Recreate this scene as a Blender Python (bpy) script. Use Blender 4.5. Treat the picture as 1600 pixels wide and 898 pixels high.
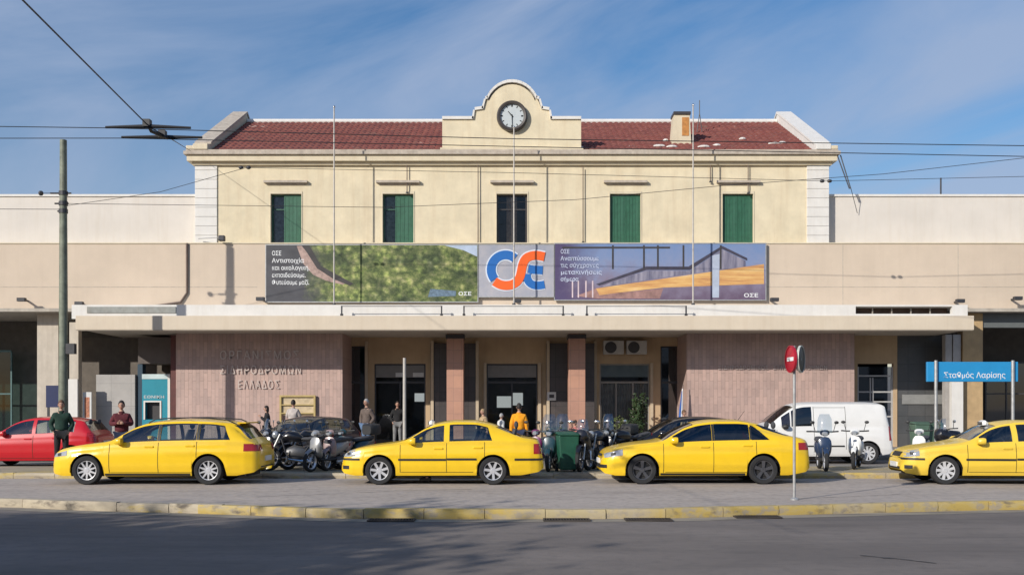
import bpy, bmesh, math, random
from mathutils import Vector, Matrix, noise
from mathutils.bvhtree import BVHTree
R = math.radians
random.seed(7)
for o in list(bpy.data.objects): bpy.data.objects.remove(o)
S = bpy.context.scene
COL = S.collection
# ---------------- camera ----------------
FPX = 1562.0; HZ = 640.0; EYE = 1.65
cam = bpy.data.cameras.new("camera"); camo = bpy.data.objects.new("camera", cam); COL.objects.link(camo)
camo.location = (0, 0, EYE); camo.rotation_euler = (R(90), 0, 0)
cam.sensor_width = 36; cam.lens = FPX/1600*36; cam.shift_y = (HZ-449)/1600
cam.clip_end = 6000; cam.clip_start = .1
S.camera = camo
# ---------------- light ----------------
SUN = Vector((.95, 1.0, -.63)).normalized()
sl = bpy.data.lights.new("sun", 'SUN'); sl.energy = 4.5; sl.angle = R(.55); sl.color = (1, .945, .86)
so = bpy.data.objects.new("sun", sl); COL.objects.link(so)
so.rotation_euler = SUN.to_track_quat('-Z', 'Y').to_euler()
W = bpy.data.worlds.new("World"); S.world = W; W.use_nodes = True
nt = W.node_tree; N = nt.nodes; Lk = nt.links
for n in list(N): N.remove(n)
out = N.new('ShaderNodeOutputWorld'); bg = N.new('ShaderNodeBackground'); sky = N.new('ShaderNodeTexSky')
sky.sky_type = 'NISHITA'; sky.sun_disc = False
sky.sun_elevation = math.asin(-SUN.z); sky.sun_rotation = math.atan2(-SUN.x, -SUN.y)
sky.altitude = 50; sky.air_density = 1.25; sky.dust_density = .6; sky.ozone_density = 2.2
bg.inputs['Strength'].default_value = .115
tc = N.new('ShaderNodeTexCoord'); mp = N.new('ShaderNodeMapping')
mp.inputs['Rotation'].default_value = (0, R(20), R(6)); mp2 = N.new('ShaderNodeMapping'); mp2.inputs['Scale'].default_value = (1.0, 1.2, 5.2); mp2.inputs['Location'].default_value = (4.4, 1, .2)
nz = N.new('ShaderNodeTexNoise'); nz.inputs['Scale'].default_value = 1.7; nz.inputs['Detail'].default_value = 9; nz.inputs['Roughness'].default_value = .55
nz.inputs['Distortion'].default_value = .5
rp = N.new('ShaderNodeValToRGB'); rp.color_ramp.elements[0].position = .37; rp.color_ramp.elements[1].position = .66
rp.color_ramp.elements[0].color = (.0, .0, .0, 1); rp.color_ramp.elements[1].color = (.78, .78, .78, 1)
mx = N.new('ShaderNodeMix'); mx.data_type = 'RGBA'
mx.inputs[7].default_value = (3.3, 4.05, 5.6, 1)
hs = N.new('ShaderNodeHueSaturation'); hs.inputs['Saturation'].default_value = 1.42; hs.inputs['Value'].default_value = .93
tn = N.new('ShaderNodeMix'); tn.data_type = 'RGBA'; tn.blend_type = 'MULTIPLY'; tn.inputs[0].default_value = 1; tn.inputs[7].default_value = (1.04, .95, 1.06, 1)
Lk.new(tc.outputs['Generated'], mp.inputs['Vector']); Lk.new(mp.outputs[0], mp2.inputs['Vector']); Lk.new(mp2.outputs[0], nz.inputs['Vector']); Lk.new(nz.outputs['Fac'], rp.inputs[0])
Lk.new(rp.outputs[0], mx.inputs[0]); Lk.new(sky.outputs[0], hs.inputs['Color']); Lk.new(hs.outputs[0], tn.inputs[6]); Lk.new(tn.outputs[2], mx.inputs[6]); Lk.new(mx.outputs[2], bg.inputs['Color']); Lk.new(bg.outputs[0], out.inputs[0])
S.view_settings.view_transform = 'Standard'; S.view_settings.look = 'None'; S.view_settings.exposure = 0; S.view_settings.gamma = 1
S.render.engine = 'CYCLES'
S.cycles.max_bounces = 6; S.cycles.transparent_max_bounces = 12

# ---------------- helpers ----------------
def X(px, d): return (px-800)*d/FPX
def Z(py, d): return EYE+(HZ-py)*d/FPX
MATS = {}
def mat(name, col, rough=.7, metal=0, var=.12, scale=3.0, bump=0, bscale=40, coat=0, emit=0, spec=.5, stain=None, streak=0):
    if name in MATS: return MATS[name]
    m = bpy.data.materials.new(name); m.use_nodes = True; t = m.node_tree; n = t.nodes; l = t.links
    b = n['Principled BSDF']; b.inputs['Roughness'].default_value = rough; b.inputs['Metallic'].default_value = metal
    b.inputs['Specular IOR Level'].default_value = spec
    if coat: b.inputs['Coat Weight'].default_value = coat; b.inputs['Coat Roughness'].default_value = .06
    tc = n.new('ShaderNodeTexCoord')
    c4 = (*col, 1)
    nz = n.new('ShaderNodeTexNoise'); nz.inputs['Scale'].default_value = scale; nz.inputs['Detail'].default_value = 7; nz.inputs['Roughness'].default_value = .62
    l.new(tc.outputs['Object'], nz.inputs['Vector'])
    r = n.new('ShaderNodeValToRGB'); r.color_ramp.elements[0].position = .32; r.color_ramp.elements[1].position = .7
    r.color_ramp.elements[0].color = (*[max(0, c*(1-var)) for c in col], 1); r.color_ramp.elements[1].color = (*[min(1, c*(1+var*.8)) for c in col], 1)
    l.new(nz.outputs['Fac'], r.inputs[0]); last = r.outputs[0]
    if streak:
        mp = n.new('ShaderNodeMapping'); mp.inputs['Scale'].default_value = (2.2, 2.2, .16); l.new(tc.outputs['Object'], mp.inputs[0])
        n2 = n.new('ShaderNodeTexNoise'); n2.inputs['Scale'].default_value = 1.6; n2.inputs['Detail'].default_value = 8; n2.inputs['Roughness'].default_value = .7
        l.new(mp.outputs[0], n2.inputs['Vector'])
        r2 = n.new('ShaderNodeValToRGB'); r2.color_ramp.elements[0].position = .48; r2.color_ramp.elements[1].position = .78
        r2.color_ramp.elements[0].color = (0, 0, 0, 1); r2.color_ramp.elements[1].color = (streak, streak, streak, 1)
        l.new(n2.outputs['Fac'], r2.inputs[0])
        mm = n.new('ShaderNodeMix'); mm.data_type = 'RGBA'; mm.inputs[7].default_value = (*(stain or (.22, .17, .12)), 1)
        l.new(r2.outputs[0], mm.inputs[0]); l.new(last, mm.inputs[6]); last = mm.outputs[2]
    l.new(last, b.inputs['Base Color'])
    if bump:
        n3 = n.new('ShaderNodeTexNoise'); n3.inputs['Scale'].default_value = bscale; n3.inputs['Detail'].default_value = 4
        l.new(tc.outputs['Object'], n3.inputs['Vector'])
        bp = n.new('ShaderNodeBump'); bp.inputs['Strength'].default_value = bump; bp.inputs['Distance'].default_value = .02
        l.new(n3.outputs['Fac'], bp.inputs['Height']); l.new(bp.outputs[0], b.inputs['Normal'])
    if emit:
        b.inputs['Emission Color'].default_value = c4; b.inputs['Emission Strength'].default_value = emit
    MATS[name] = m; return m
def glassmat(name, tint=(.35, .4, .4), refl=.1):
    if name in MATS: return MATS[name]
    m = bpy.data.materials.new(name); m.use_nodes = True; t = m.node_tree; n = t.nodes; l = t.links
    n.remove(n['Principled BSDF']); o = n['Material Output']
    tr = n.new('ShaderNodeBsdfTransparent'); tr.inputs[0].default_value = (*tint, 1)
    gl = n.new('ShaderNodeBsdfGlossy'); gl.inputs['Roughness'].default_value = .03; gl.inputs[0].default_value = (.95, .97, 1, 1)
    fr = n.new('ShaderNodeFresnel'); fr.inputs[0].default_value = 1.5
    ad = n.new('ShaderNodeMath'); ad.operation = 'ADD'; ad.inputs[1].default_value = refl; ad.use_clamp = True
    mx = n.new('ShaderNodeMixShader')
    l.new(fr.outputs[0], ad.inputs[0]); l.new(ad.outputs[0], mx.inputs[0]); l.new(tr.outputs[0], mx.inputs[1]); l.new(gl.outputs[0], mx.inputs[2]); l.new(mx.outputs[0], o.inputs[0])
    MATS[name] = m; return m

class MB:
    def __init__(s): s.v = []; s.f = []; s.m = []; s.cur = 0
    def quad(s, *p):
        i = len(s.v); s.v += [tuple(q) for q in p]; s.f.append(tuple(range(i, i+len(p)))); s.m.append(s.cur); return s
    def box(s, x0, x1, y0, y1, z0, z1):
        i = len(s.v)
        s.v += [(x0,y0,z0),(x1,y0,z0),(x1,y1,z0),(x0,y1,z0),(x0,y0,z1),(x1,y0,z1),(x1,y1,z1),(x0,y1,z1)]
        for f in ((0,3,2,1),(4,5,6,7),(0,1,5,4),(1,2,6,5),(2,3,7,6),(3,0,4,7)): s.f.append(tuple(i+k for k in f)); s.m.append(s.cur)
        return s
    def prism(s, poly, a, b, ax='y'):   # poly of 2d points, extruded from a to b along ax
        n = len(poly); i = len(s.v)
        def c(p, t):
            return {'y': (p[0], t, p[1]), 'x': (t, p[0], p[1]), 'z': (p[0], p[1], t)}[ax]
        s.v += [c(p, a) for p in poly]+[c(p, b) for p in poly]
        s.f.append(tuple(range(i, i+n))); s.f.append(tuple(range(i+2*n-1, i+n-1, -1))); s.m += [s.cur]*2
        for k in range(n): s.f.append((i+k, i+n+k, i+n+(k+1) % n, i+(k+1) % n)); s.m.append(s.cur)
        return s
    def tube(s, pts, r, n=8, cap=True):
        pts = [Vector(p) for p in pts]; rs = r if isinstance(r, (list, tuple)) else [r]*len(pts)
        base = len(s.v); up = None
        for k, p in enumerate(pts):
            t = (pts[min(k+1, len(pts)-1)]-pts[max(k-1, 0)]).normalized()
            if up is None: up = Vector((0, 0, 1)) if abs(t.z) < .9 else Vector((1, 0, 0))
            a = t.cross(up).normalized(); b = a.cross(t).normalized(); up = b
            for j in range(n):
                th = 2*math.pi*j/n; s.v.append(tuple(p+(a*math.cos(th)+b*math.sin(th))*rs[k]))
        for k in range(len(pts)-1):
            for j in range(n):
                a0 = base+k*n+j; a1 = base+k*n+(j+1) % n; s.f.append((a0, a1, a1+n, a0+n)); s.m.append(s.cur)
        if cap:
            s.f.append(tuple(base+j for j in reversed(range(n)))); s.f.append(tuple(base+(len(pts)-1)*n+j for j in range(n))); s.m += [s.cur]*2
        return s
    def lathe(s, prof, c=(0,0,0), ax='z', n=24, a0=0, a1=2*math.pi):   # prof: (r, h)
        base = len(s.v); full = abs(a1-a0-2*math.pi) < 1e-6; m = n if full else n+1
        for (r, h) in prof:
            for j in range(m):
                th = a0+(a1-a0)*j/n; u = r*math.cos(th); w = r*math.sin(th)
                p = {'z': (u, w, h), 'y': (u, h, w), 'x': (h, u, w)}[ax]; s.v.append((c[0]+p[0], c[1]+p[1], c[2]+p[2]))
        for k in range(len(prof)-1):
            for j in range(n if full else n):
                a = base+k*m+j; b = base+k*m+(j+1) % m; s.f.append((a, b, b+m, a+m)); s.m.append(s.cur)
        return s
    def ell(s, c, r, n=12, m=8):
        pr = []
        base = len(s.v)
        for i in range(m+1):
            ph = math.pi*i/m
            for j in range(n):
                th = 2*math.pi*j/n
                s.v.append((c[0]+r[0]*math.sin(ph)*math.cos(th), c[1]+r[1]*math.sin(ph)*math.sin(th), c[2]-r[2]*math.cos(ph)))
        for i in range(m):
            for j in range(n):
                a = base+i*n+j; b = base+i*n+(j+1) % n; s.f.append((a, b, b+n, a+n)); s.m.append(s.cur)
        return s
    def loft(s, secs, n=14, p=2.6, ax='x'):    # secs: (t, ycentre, yhalf, z0, z1) closed superellipse rings along x
        base = len(s.v)
        for (t, yc, yh, z0, z1) in secs:
            zc = (z0+z1)/2; zh = (z1-z0)/2
            for j in range(n):
                th = 2*math.pi*j/n; cc = math.cos(th); ss = math.sin(th)
                yy = yc+yh*math.copysign(abs(cc)**(2/p), cc); zz = zc+zh*math.copysign(abs(ss)**(2/p), ss)
                s.v.append((t, yy, zz) if ax == 'x' else (yy, t, zz))
        K = len(secs)
        for k in range(K-1):
            for j in range(n):
                a = base+k*n+j; b = base+k*n+(j+1) % n; s.f.append((a, b, b+n, a+n)); s.m.append(s.cur)
        s.f.append(tuple(base+j for j in reversed(range(n)))); s.f.append(tuple(base+(K-1)*n+j for j in range(n))); s.m += [s.cur]*2
        return s
    def leaf(s, c, size, rnd=random):
        a = Vector((rnd.gauss(0,1), rnd.gauss(0,1), rnd.gauss(0,1))).normalized(); b = a.orthogonal().normalized()
        b = Matrix.Rotation(rnd.random()*6.28, 3, a) @ b; c = Vector(c); z = size*(.6+.8*rnd.random())
        s.quad(c-a*z*.5, c+b*z*.28, c+a*z*.5, c-b*z*.28)
    def build(s, name, m, parent=None, smooth=False, bevel=0, auto=None):
        me = bpy.data.meshes.new(name); me.from_pydata(s.v, [], s.f); me.validate(verbose=False)
        ms = m if isinstance(m, (list, tuple)) else [m]
        for k in ms: me.materials.append(k)
        if len(ms) > 1 and len(me.polygons) == len(s.m): me.polygons.foreach_set('material_index', s.m)
        bm = bmesh.new(); bm.from_mesh(me)
        if smooth or bevel: bmesh.ops.remove_doubles(bm, verts=bm.verts, dist=1e-5)
        bmesh.ops.recalc_face_normals(bm, faces=bm.faces)
        if smooth:
            for f in bm.faces: f.smooth = True
            ang = R(auto if auto else 40)
            for e in bm.edges:
                if len(e.link_faces) == 2 and e.calc_face_angle(0) > ang: e.smooth = False
        bm.to_mesh(me); bm.free()
        o = bpy.data.objects.new(name, me); COL.objects.link(o)
        if parent: o.parent = parent
        if bevel:
            b = o.modifiers.new('bevel', 'BEVEL'); b.width = bevel; b.segments = 2; b.limit_method = 'ANGLE'; b.angle_limit = R(40)
        return o
def tag(o, label=None, cat=None, group=None, kind=None):
    if label: o['label'] = label
    if cat: o['category'] = cat
    if group: o['group'] = group
    if kind: o['kind'] = kind
    return o
def empty(name, loc, rz=0, label=None, cat=None, group=None):
    o = bpy.data.objects.new(name, None); COL.objects.link(o); o.location = loc; o.rotation_euler = (0, 0, rz); o.empty_display_size = .2
    return tag(o, label, cat, group)
def children(o): return [c for c in bpy.data.objects if c.parent == o]
def copy_tree(o, parent=None):
    c = o.copy(); COL.objects.link(c); c.parent = parent
    for ch in children(o): copy_tree(ch, c)
    return c
def recolor(root, swaps):
    for o in [root]+children(root)+[g for c in children(root) for g in children(c)]:
        if o.type == 'MESH' and any(m and m.name in swaps for m in o.data.materials):
            o.data = o.data.copy()
            for i, m in enumerate(o.data.materials):
                if m and m.name in swaps: o.data.materials[i] = swaps[m.name]
def text(body, size, loc, m, parent=None, name='lettering', ext=.01, width=None, spacing=1.0, align='LEFT', rz=0, bold=0):
    cu = bpy.data.curves.new('t', 'FONT'); cu.body = body; cu.size = size; cu.extrude = ext; cu.space_character = spacing; cu.align_x = align; cu.offset = bold
    to = bpy.data.objects.new('t', cu); COL.objects.link(to)
    dg = bpy.context.evaluated_depsgraph_get(); dg.update(); me = bpy.data.meshes.new_from_object(to.evaluated_get(dg))
    bpy.data.objects.remove(to)
    xs = [v.co.x for v in me.vertices]
    sx = 1
    if width and xs: sx = width/(max(xs)-min(xs))
    for v in me.vertices: v.co = Vector((v.co.x*sx, -v.co.z, v.co.y))
    me.materials.clear(); me.materials.append(m); me.name = name
    o = bpy.data.objects.new(name, me); COL.objects.link(o); o.location = loc; o.rotation_euler = (0, 0, rz)
    if parent: o.parent = parent
    return o
def wall_holes(mb, x0, x1, z0, z1, y0, y1, holes):
    """wall slab facing -y with rectangular openings (x0,x1,z0,z1)"""
    xs = sorted({x0, x1, *[h[0] for h in holes], *[h[1] for h in holes]}); zs = sorted({z0, z1, *[h[2] for h in holes], *[h[3] for h in holes]})
    xs = [x for x in xs if x0 <= x <= x1]; zs = [z for z in zs if z0 <= z <= z1]
    def solid(i, j):
        if i < 0 or j < 0 or i >= len(xs)-1 or j >= len(zs)-1: return False
        cx = (xs[i]+xs[i+1])/2; cz = (zs[j]+zs[j+1])/2
        return not any(h[0] < cx < h[1] and h[2] < cz < h[3] for h in holes)
    for i in range(len(xs)-1):
        for j in range(len(zs)-1):
            if not solid(i, j): continue
            a, b, c, d = xs[i], xs[i+1], zs[j], zs[j+1]
            mb.quad((a,y0,c),(b,y0,c),(b,y0,d),(a,y0,d)); mb.quad((b,y1,c),(a,y1,c),(a,y1,d),(b,y1,d))
            if not solid(i-1, j): mb.quad((a,y1,c),(a,y0,c),(a,y0,d),(a,y1,d))
            if not solid(i+1, j): mb.quad((b,y0,c),(b,y1,c),(b,y1,d),(b,y0,d))
            if not solid(i, j-1): mb.quad((a,y1,c),(b,y1,c),(b,y0,c),(a,y0,c))
            if not solid(i, j+1): mb.quad((a,y0,d),(b,y0,d),(b,y1,d),(a,y1,d))
    return mb
def interp(tab, x):
    if x <= tab[0][0]: return tab[0][1]
    for (a, b), (c, d) in zip(tab, tab[1:]):
        if x <= c: return b+(d-b)*(x-a)/(c-a)
    return tab[-1][1]
def sinterp(tab, x):   # monotone-ish smooth (catmull-rom on table)
    if x <= tab[0][0]: return tab[0][1]
    if x >= tab[-1][0]: return tab[-1][1]
    for i in range(len(tab)-1):
        if x <= tab[i+1][0]: break
    x0, y0 = tab[i]; x1, y1 = tab[i+1]; h = x1-x0
    def sl(k):
        if k <= 0: return (tab[1][1]-tab[0][1])/(tab[1][0]-tab[0][0])
        if k >= len(tab)-1: return (tab[-1][1]-tab[-2][1])/(tab[-1][0]-tab[-2][0])
        a = (tab[k][1]-tab[k-1][1])/(tab[k][0]-tab[k-1][0]); b = (tab[k+1][1]-tab[k][1])/(tab[k+1][0]-tab[k][0])
        return 0 if a*b <= 0 else 2*a*b/(a+b)
    t = (x-x0)/h; m0 = sl(i)*h; m1 = sl(i+1)*h
    return (2*t**3-3*t*t+1)*y0+(t**3-2*t*t+t)*m0+(-2*t**3+3*t*t)*y1+(t**3-t*t)*m1
# ---------------- materials ----------------
def tiles_mat(name, c1, c2, mortar, w, h, rough=.6, var=.5, bump=.3, ax='xz', off=.5):
    m = bpy.data.materials.new(name); m.use_nodes = True; t = m.node_tree; n = t.nodes; l = t.links; b = n['Principled BSDF']; b.inputs['Roughness'].default_value = rough
    tc = n.new('ShaderNodeTexCoord'); sp = n.new('ShaderNodeSeparateXYZ'); cb = n.new('ShaderNodeCombineXYZ'); l.new(tc.outputs['Object'], sp.inputs[0])
    if ax == 'xz': l.new(sp.outputs[0], cb.inputs[0]); l.new(sp.outputs[2], cb.inputs[1])
    elif ax == 'zx': l.new(sp.outputs[2], cb.inputs[0]); l.new(sp.outputs[0], cb.inputs[1])
    else: l.new(sp.outputs[0], cb.inputs[0]); l.new(sp.outputs[1], cb.inputs[1])
    br = n.new('ShaderNodeTexBrick'); br.inputs['Scale'].default_value = 1; br.inputs['Brick Width'].default_value = w; br.inputs['Row Height'].default_value = h
    br.inputs['Mortar Size'].default_value = .006; br.inputs['Color1'].default_value = (*c1, 1); br.inputs['Color2'].default_value = (*c2, 1); br.inputs['Mortar'].default_value = (*mortar, 1)
    br.offset = off; l.new(cb.outputs[0], br.inputs['Vector'])
    nz = n.new('ShaderNodeTexNoise'); nz.inputs['Scale'].default_value = 1.3; nz.inputs['Detail'].default_value = 8; nz.inputs['Roughness'].default_value = .7; l.new(tc.outputs['Object'], nz.inputs['Vector'])
    r = n.new('ShaderNodeValToRGB'); r.color_ramp.elements[0].position = .3; r.color_ramp.elements[1].position = .75
    r.color_ramp.elements[0].color = (1-var*.5,)*3+(1,); r.color_ramp.elements[1].color = (1+var*.15,)*3+(1,)
    mm = n.new('ShaderNodeMix'); mm.data_type = 'RGBA'; mm.blend_type = 'MULTIPLY'; mm.inputs[0].default_value = 1
    l.new(nz.outputs['Fac'], r.inputs[0]); l.new(br.outputs['Color'], mm.inputs[6]); l.new(r.outputs[0], mm.inputs[7]); l.new(mm.outputs[2], b.inputs['Base Color'])
    bp = n.new('ShaderNodeBump'); bp.inputs['Strength'].default_value = bump; bp.inputs['Distance'].default_value = .01; bp.invert = True
    l.new(br.outputs['Fac'], bp.inputs['Height']); l.new(bp.outputs[0], b.inputs['Normal'])
    MATS[name] = m; return m
def blotch_mat(name, base, blots, rough=.85, bump=.25, bscale=60):
    """base colour + list of (colour, scale vec, threshold lo, hi, amount, seed)"""
    m = bpy.data.materials.new(name); m.use_nodes = True; t = m.node_tree; n = t.nodes; l = t.links; b = n['Principled BSDF']; b.inputs['Roughness'].default_value = rough
    tc = n.new('ShaderNodeTexCoord'); last = None
    rgb = n.new('ShaderNodeRGB'); rgb.outputs[0].default_value = (*base, 1); last = rgb.outputs[0]
    for (c, sc, lo, hi, am, seed) in blots:
        mp = n.new('ShaderNodeMapping'); mp.inputs['Scale'].default_value = sc; mp.inputs['Location'].default_value = (seed, seed*1.7, 0); l.new(tc.outputs['Object'], mp.inputs[0])
        nz = n.new('ShaderNodeTexNoise'); nz.inputs['Scale'].default_value = 1; nz.inputs['Detail'].default_value = 8; nz.inputs['Roughness'].default_value = .65; l.new(mp.outputs[0], nz.inputs['Vector'])
        r = n.new('ShaderNodeValToRGB'); r.color_ramp.elements[0].position = lo; r.color_ramp.elements[1].position = hi
        r.color_ramp.elements[0].color = (0,0,0,1); r.color_ramp.elements[1].color = (am,am,am,1); l.new(nz.outputs['Fac'], r.inputs[0])
        mm = n.new('ShaderNodeMix'); mm.data_type = 'RGBA'; mm.inputs[7].default_value = (*c, 1); l.new(r.outputs[0], mm.inputs[0]); l.new(last, mm.inputs[6]); last = mm.outputs[2]
    l.new(last, b.inputs['Base Color'])
    n3 = n.new('ShaderNodeTexNoise'); n3.inputs['Scale'].default_value = bscale; n3.inputs['Detail'].default_value = 3; l.new(tc.outputs['Object'], n3.inputs['Vector'])
    bp = n.new('ShaderNodeBump'); bp.inputs['Strength'].default_value = bump; bp.inputs['Distance'].default_value = .015; l.new(n3.outputs['Fac'], bp.inputs['Height']); l.new(bp.outputs[0], b.inputs['Normal'])
    MATS[name] = m; return m
cream = mat('cream_plaster', (.67, .585, .415), .85, var=.10, scale=1.6, bump=.2, streak=.5, stain=(.5, .38, .24))
cream2 = mat('parapet_plaster', (.58, .48, .375), .85, var=.07, scale=.7, bump=.2, streak=.3, stain=(.47, .38, .29))
pale = mat('pale_plaster', (.64, .595, .535), .85, var=.07, scale=.6, bump=.12, streak=.3, stain=(.5, .42, .32))
white = mat('white_plaster', (.68, .66, .62), .8, var=.06, scale=2, bump=.1, streak=.25, stain=(.45, .38, .3))
trim = mat('cream_trim', (.63, .55, .40), .8, var=.08, scale=2, streak=.3, stain=(.4, .3, .2))
greytrim = mat('weathered_or_shade_trim', (.46, .40, .33), .85, var=.2, scale=5, streak=.6, stain=(.28, .22, .17))
beige = mat('beige_render', (.5, .36, .22), .85, var=.08, scale=2, streak=.3, stain=(.3, .2, .12))
soffit = mat('soffit_paint', (.5, .44, .36), .85, var=.1, streak=.2)
rosy = tiles_mat('rosy_tiles', (.54, .375, .32), (.44, .315, .275), (.33, .235, .205), .62, .15, .55, .45, .5, 'zx', .5)
pinkst = tiles_mat('pink_stone', (.52, .28, .19), (.46, .25, .18), (.3, .18, .14), .33, .5, .5, .3, .2, 'xz', 0)
darkst = tiles_mat('dark_stone', (.07, .06, .06), (.09, .075, .07), (.03, .03, .03), .6, .6, .4, .5, .2, 'xz', 0)
greyst = tiles_mat('grey_marble', (.42, .40, .37), (.38, .36, .34), (.22, .21, .2), .8, .9, .5, .4, .2, 'xz', 0)
darkwall = mat('dark_wall', (.07, .062, .056), .8, var=.25)
black = mat('black_void', (.012, .012, .013), .9, var=.2)
frame = mat('window_frame', (.30, .27, .23), .5, var=.1)
dframe = mat('dark_frame', (.05, .045, .045), .4, var=.1)
greenp = mat('green_shutter', (.022, .105, .058), .55, var=.25, scale=6, streak=.5, stain=(.06, .16, .11))
iron = mat('dark_iron', (.05, .05, .055), .5, metal=.3, var=.3)
galv = mat('galvanised_steel', (.45, .45, .44), .45, metal=.5, var=.2, scale=9)
polewhite = mat('white_pole_paint', (.45, .42, .38), .5, var=.15, scale=5)
polegreen = mat('pole_green_paint', (.17, .19, .14), .6, var=.35, scale=4, streak=.6, stain=(.12, .09, .06))
glz = glassmat('shop_glass', (.75, .76, .76), .0)
carglass = glassmat('car_glass', (.72, .78, .75), .08)
darkglass = glassmat('tinted_car_glass', (.22, .23, .27), .06)
# ---------------- ground ----------------
asph = blotch_mat('asphalt', (.148, .126, .112), [((.11, .095, .085), (.5, 3.5, 1), .52, .62, .6, 17), ((.235, .20, .175), (.25, .5, 1), .4, .7, .9, 3), ((.10, .088, .08), (.12, 1.3, 1), .55, .7, .55, 9), ((.115, .10, .09), (5, 5, 1), .5, .7, .5, 1)], .85, .5, 90)
island = blotch_mat('worn_paving', (.39, .335, .29), [((.50, .43, .37), (.3, .9, 1), .4, .7, .8, 2), ((.25, .215, .19), (.35, 1.6, 1), .55, .75, .7, 5), ((.2, .175, .155), (6, 6, 1), .45, .7, .6, 7)], .85, .3, 70)
lane = blotch_mat('lane_asphalt', (.20, .18, .16), [((.28, .26, .22), (.3, .7, 1), .4, .7, .7, 6), ((.10, .09, .085), (.5, 1.5, 1), .5, .7, .7, 8)], .85, .3, 70)
pave = tiles_mat('pavement_slabs', (.33, .30, .27), (.28, .26, .24), (.16, .15, .14), .5, .5, .8, .5, .3, 'xy', 0)
kerbm = blotch_mat('painted_kerb', (.42, .36, .26), [((.48, .34, .07), (.23, .3, 0), .42, .52, .85, 4.3), ((.45, .37, .20), (2.5, 3, 5), .45, .6, .75, 2), ((.34, .29, .22), (3.5, 9, 6), .52, .6, .85, 11), ((.14, .115, .09), (1.6, 4, 4), .55, .68, .95, 21)], .8, .4, 40)
gutterm = blotch_mat('gutter_concrete', (.30, .26, .20), [((.14, .12, .1), (.6, 4, 1), .45, .65, .8, 3), ((.42, .37, .28), (2, 6, 1), .5, .7, .6, 8)], .85, .4, 60)
mb = MB(); mb.quad((-2500,-2500,-.6),(2500,-2500,-.6),(2500,4000,-.6),(-2500,4000,-.6)); tag(mb.build('ground', lane), kind='structure')
NK = [(-60, 18.9), (-14, 18.9), (-9.5, 18.5), (-7.8, 17.9), (-4.95, 17.2), (-3.6, 16.75), (-2.1, 16.45), (2, 16.5), (4.4, 17.0), (7, 17.6), (9.2, 18.0), (14, 18.3), (60, 18.6)]
def nk(x): return sinterp(NK, x)
xs = [-60+i*1.0 for i in range(121)]
mb = MB(); mb.quad((-60,2,-.15),(60,2,-.15),(60,60,-.15),(-60,60,-.15)); tag(mb.build('road', asph), kind='structure')
mb = MB()
for a, b in zip(xs, xs[1:]): mb.quad((a, nk(a)-.42, -.146), (b, nk(b)-.42, -.146), (b, nk(b)+.1, -.146), (a, nk(a)+.1, -.146))
tag(mb.build('gutter', gutterm), kind='structure')
mb = MB()
for a, b in zip(xs, xs[1:]): mb.quad((a, nk(a)+.14, 0), (b, nk(b)+.14, 0), (b, 24.2, 0), (a, 24.2, 0))
tag(mb.build('taxi_lane', island), kind='structure')
def kerb_line(fn, z0, z1, w, name, m, x0=-40, x1=40):
    mb = MB(); rr = random.Random(4); x = x0
    while x < x1:
        l = .98; dz = rr.uniform(-.008, .008); dy = rr.uniform(-.012, .012); a, b = x+.004, x+.994; c = .025
        for (p, q) in ((a, b),):
            ya, yb = fn(p)+dy, fn(q)+dy
            i = len(mb.v); zt = z1+dz
            for (xx, yy) in ((p, ya), (q, yb)):
                mb.v += [(xx, yy+.02, z0), (xx, yy, z1-.06), (xx, yy+c, zt), (xx, yy+w, zt), (xx, yy+w, z0)]
            for k in range(5): mb.f.append((i+k, i+(k+1) % 5, i+5+(k+1) % 5, i+5+k)); mb.m.append(0)
            mb.f.append((i, i+1, i+2, i+3, i+4)); mb.f.append((i+9, i+8, i+7, i+6, i+5)); mb.m += [0, 0]
        x += 1.0
    return tag(mb.build(name, m, smooth=True, auto=35), kind='structure')
kerbb = blotch_mat('bare_kerb', (.40, .34, .25), [((.50, .43, .31), (1.2, 3, 4), .45, .6, .8, 2), ((.48, .36, .10), (.9, 2, 2), .56, .64, .8, 8), ((.14, .115, .09), (1.3, 5, 4), .54, .68, .95, 21)], .85, .5, 40)
kerb_line(nk, -.16, .012, .2, 'kerb', kerbb, -40, -5.5); kerb_line(nk, -.16, .012, .2, 'kerb', kerbm, -5.45, 40)
kerb_line(lambda x: 24.05, -.02, .132, .2, 'kerb', kerbb, -40, 4.9); kerb_line(lambda x: 24.05, -.02, .132, .2, 'kerb', kerbm, 5, 40)
mb = MB(); mb.box(-60, 60, 24.2, 27.1, -.3, .125); tag(mb.build('traffic_island', blotch_mat('island_paving', (.36, .30, .20), [((.5, .36, .10), (.4, .8, 1), .5, .6, .7, 2), ((.2, .18, .15), (.9, 1.6, 1), .45, .7, .8, 5)], .85, .3, 60)), kind='structure')
mb = MB(); mb.quad((-60,27.1,.0),(60,27.1,.0),(60,33,.0),(-60,33,.0)); tag(mb.build('parking_lane', lane), kind='structure')
kerb_line(lambda x: 32.9, -.02, .152, .15, 'kerb', gutterm)
mb = MB(); mb.box(-60, 60, 33.05, 43, -.3, .15); tag(mb.build('pavement', pave), kind='structure')
mb = MB(); mb.box(-60, 60, -12, 1.9, -.5, .0); tag(mb.build('pavement', pave), kind='structure')
mb = MB(); mb.quad((-60,60,-.02),(60,60,-.02),(60,400,-.02),(-60,400,-.02)); tag(mb.build('rail_yard', lane), kind='structure')
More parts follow.
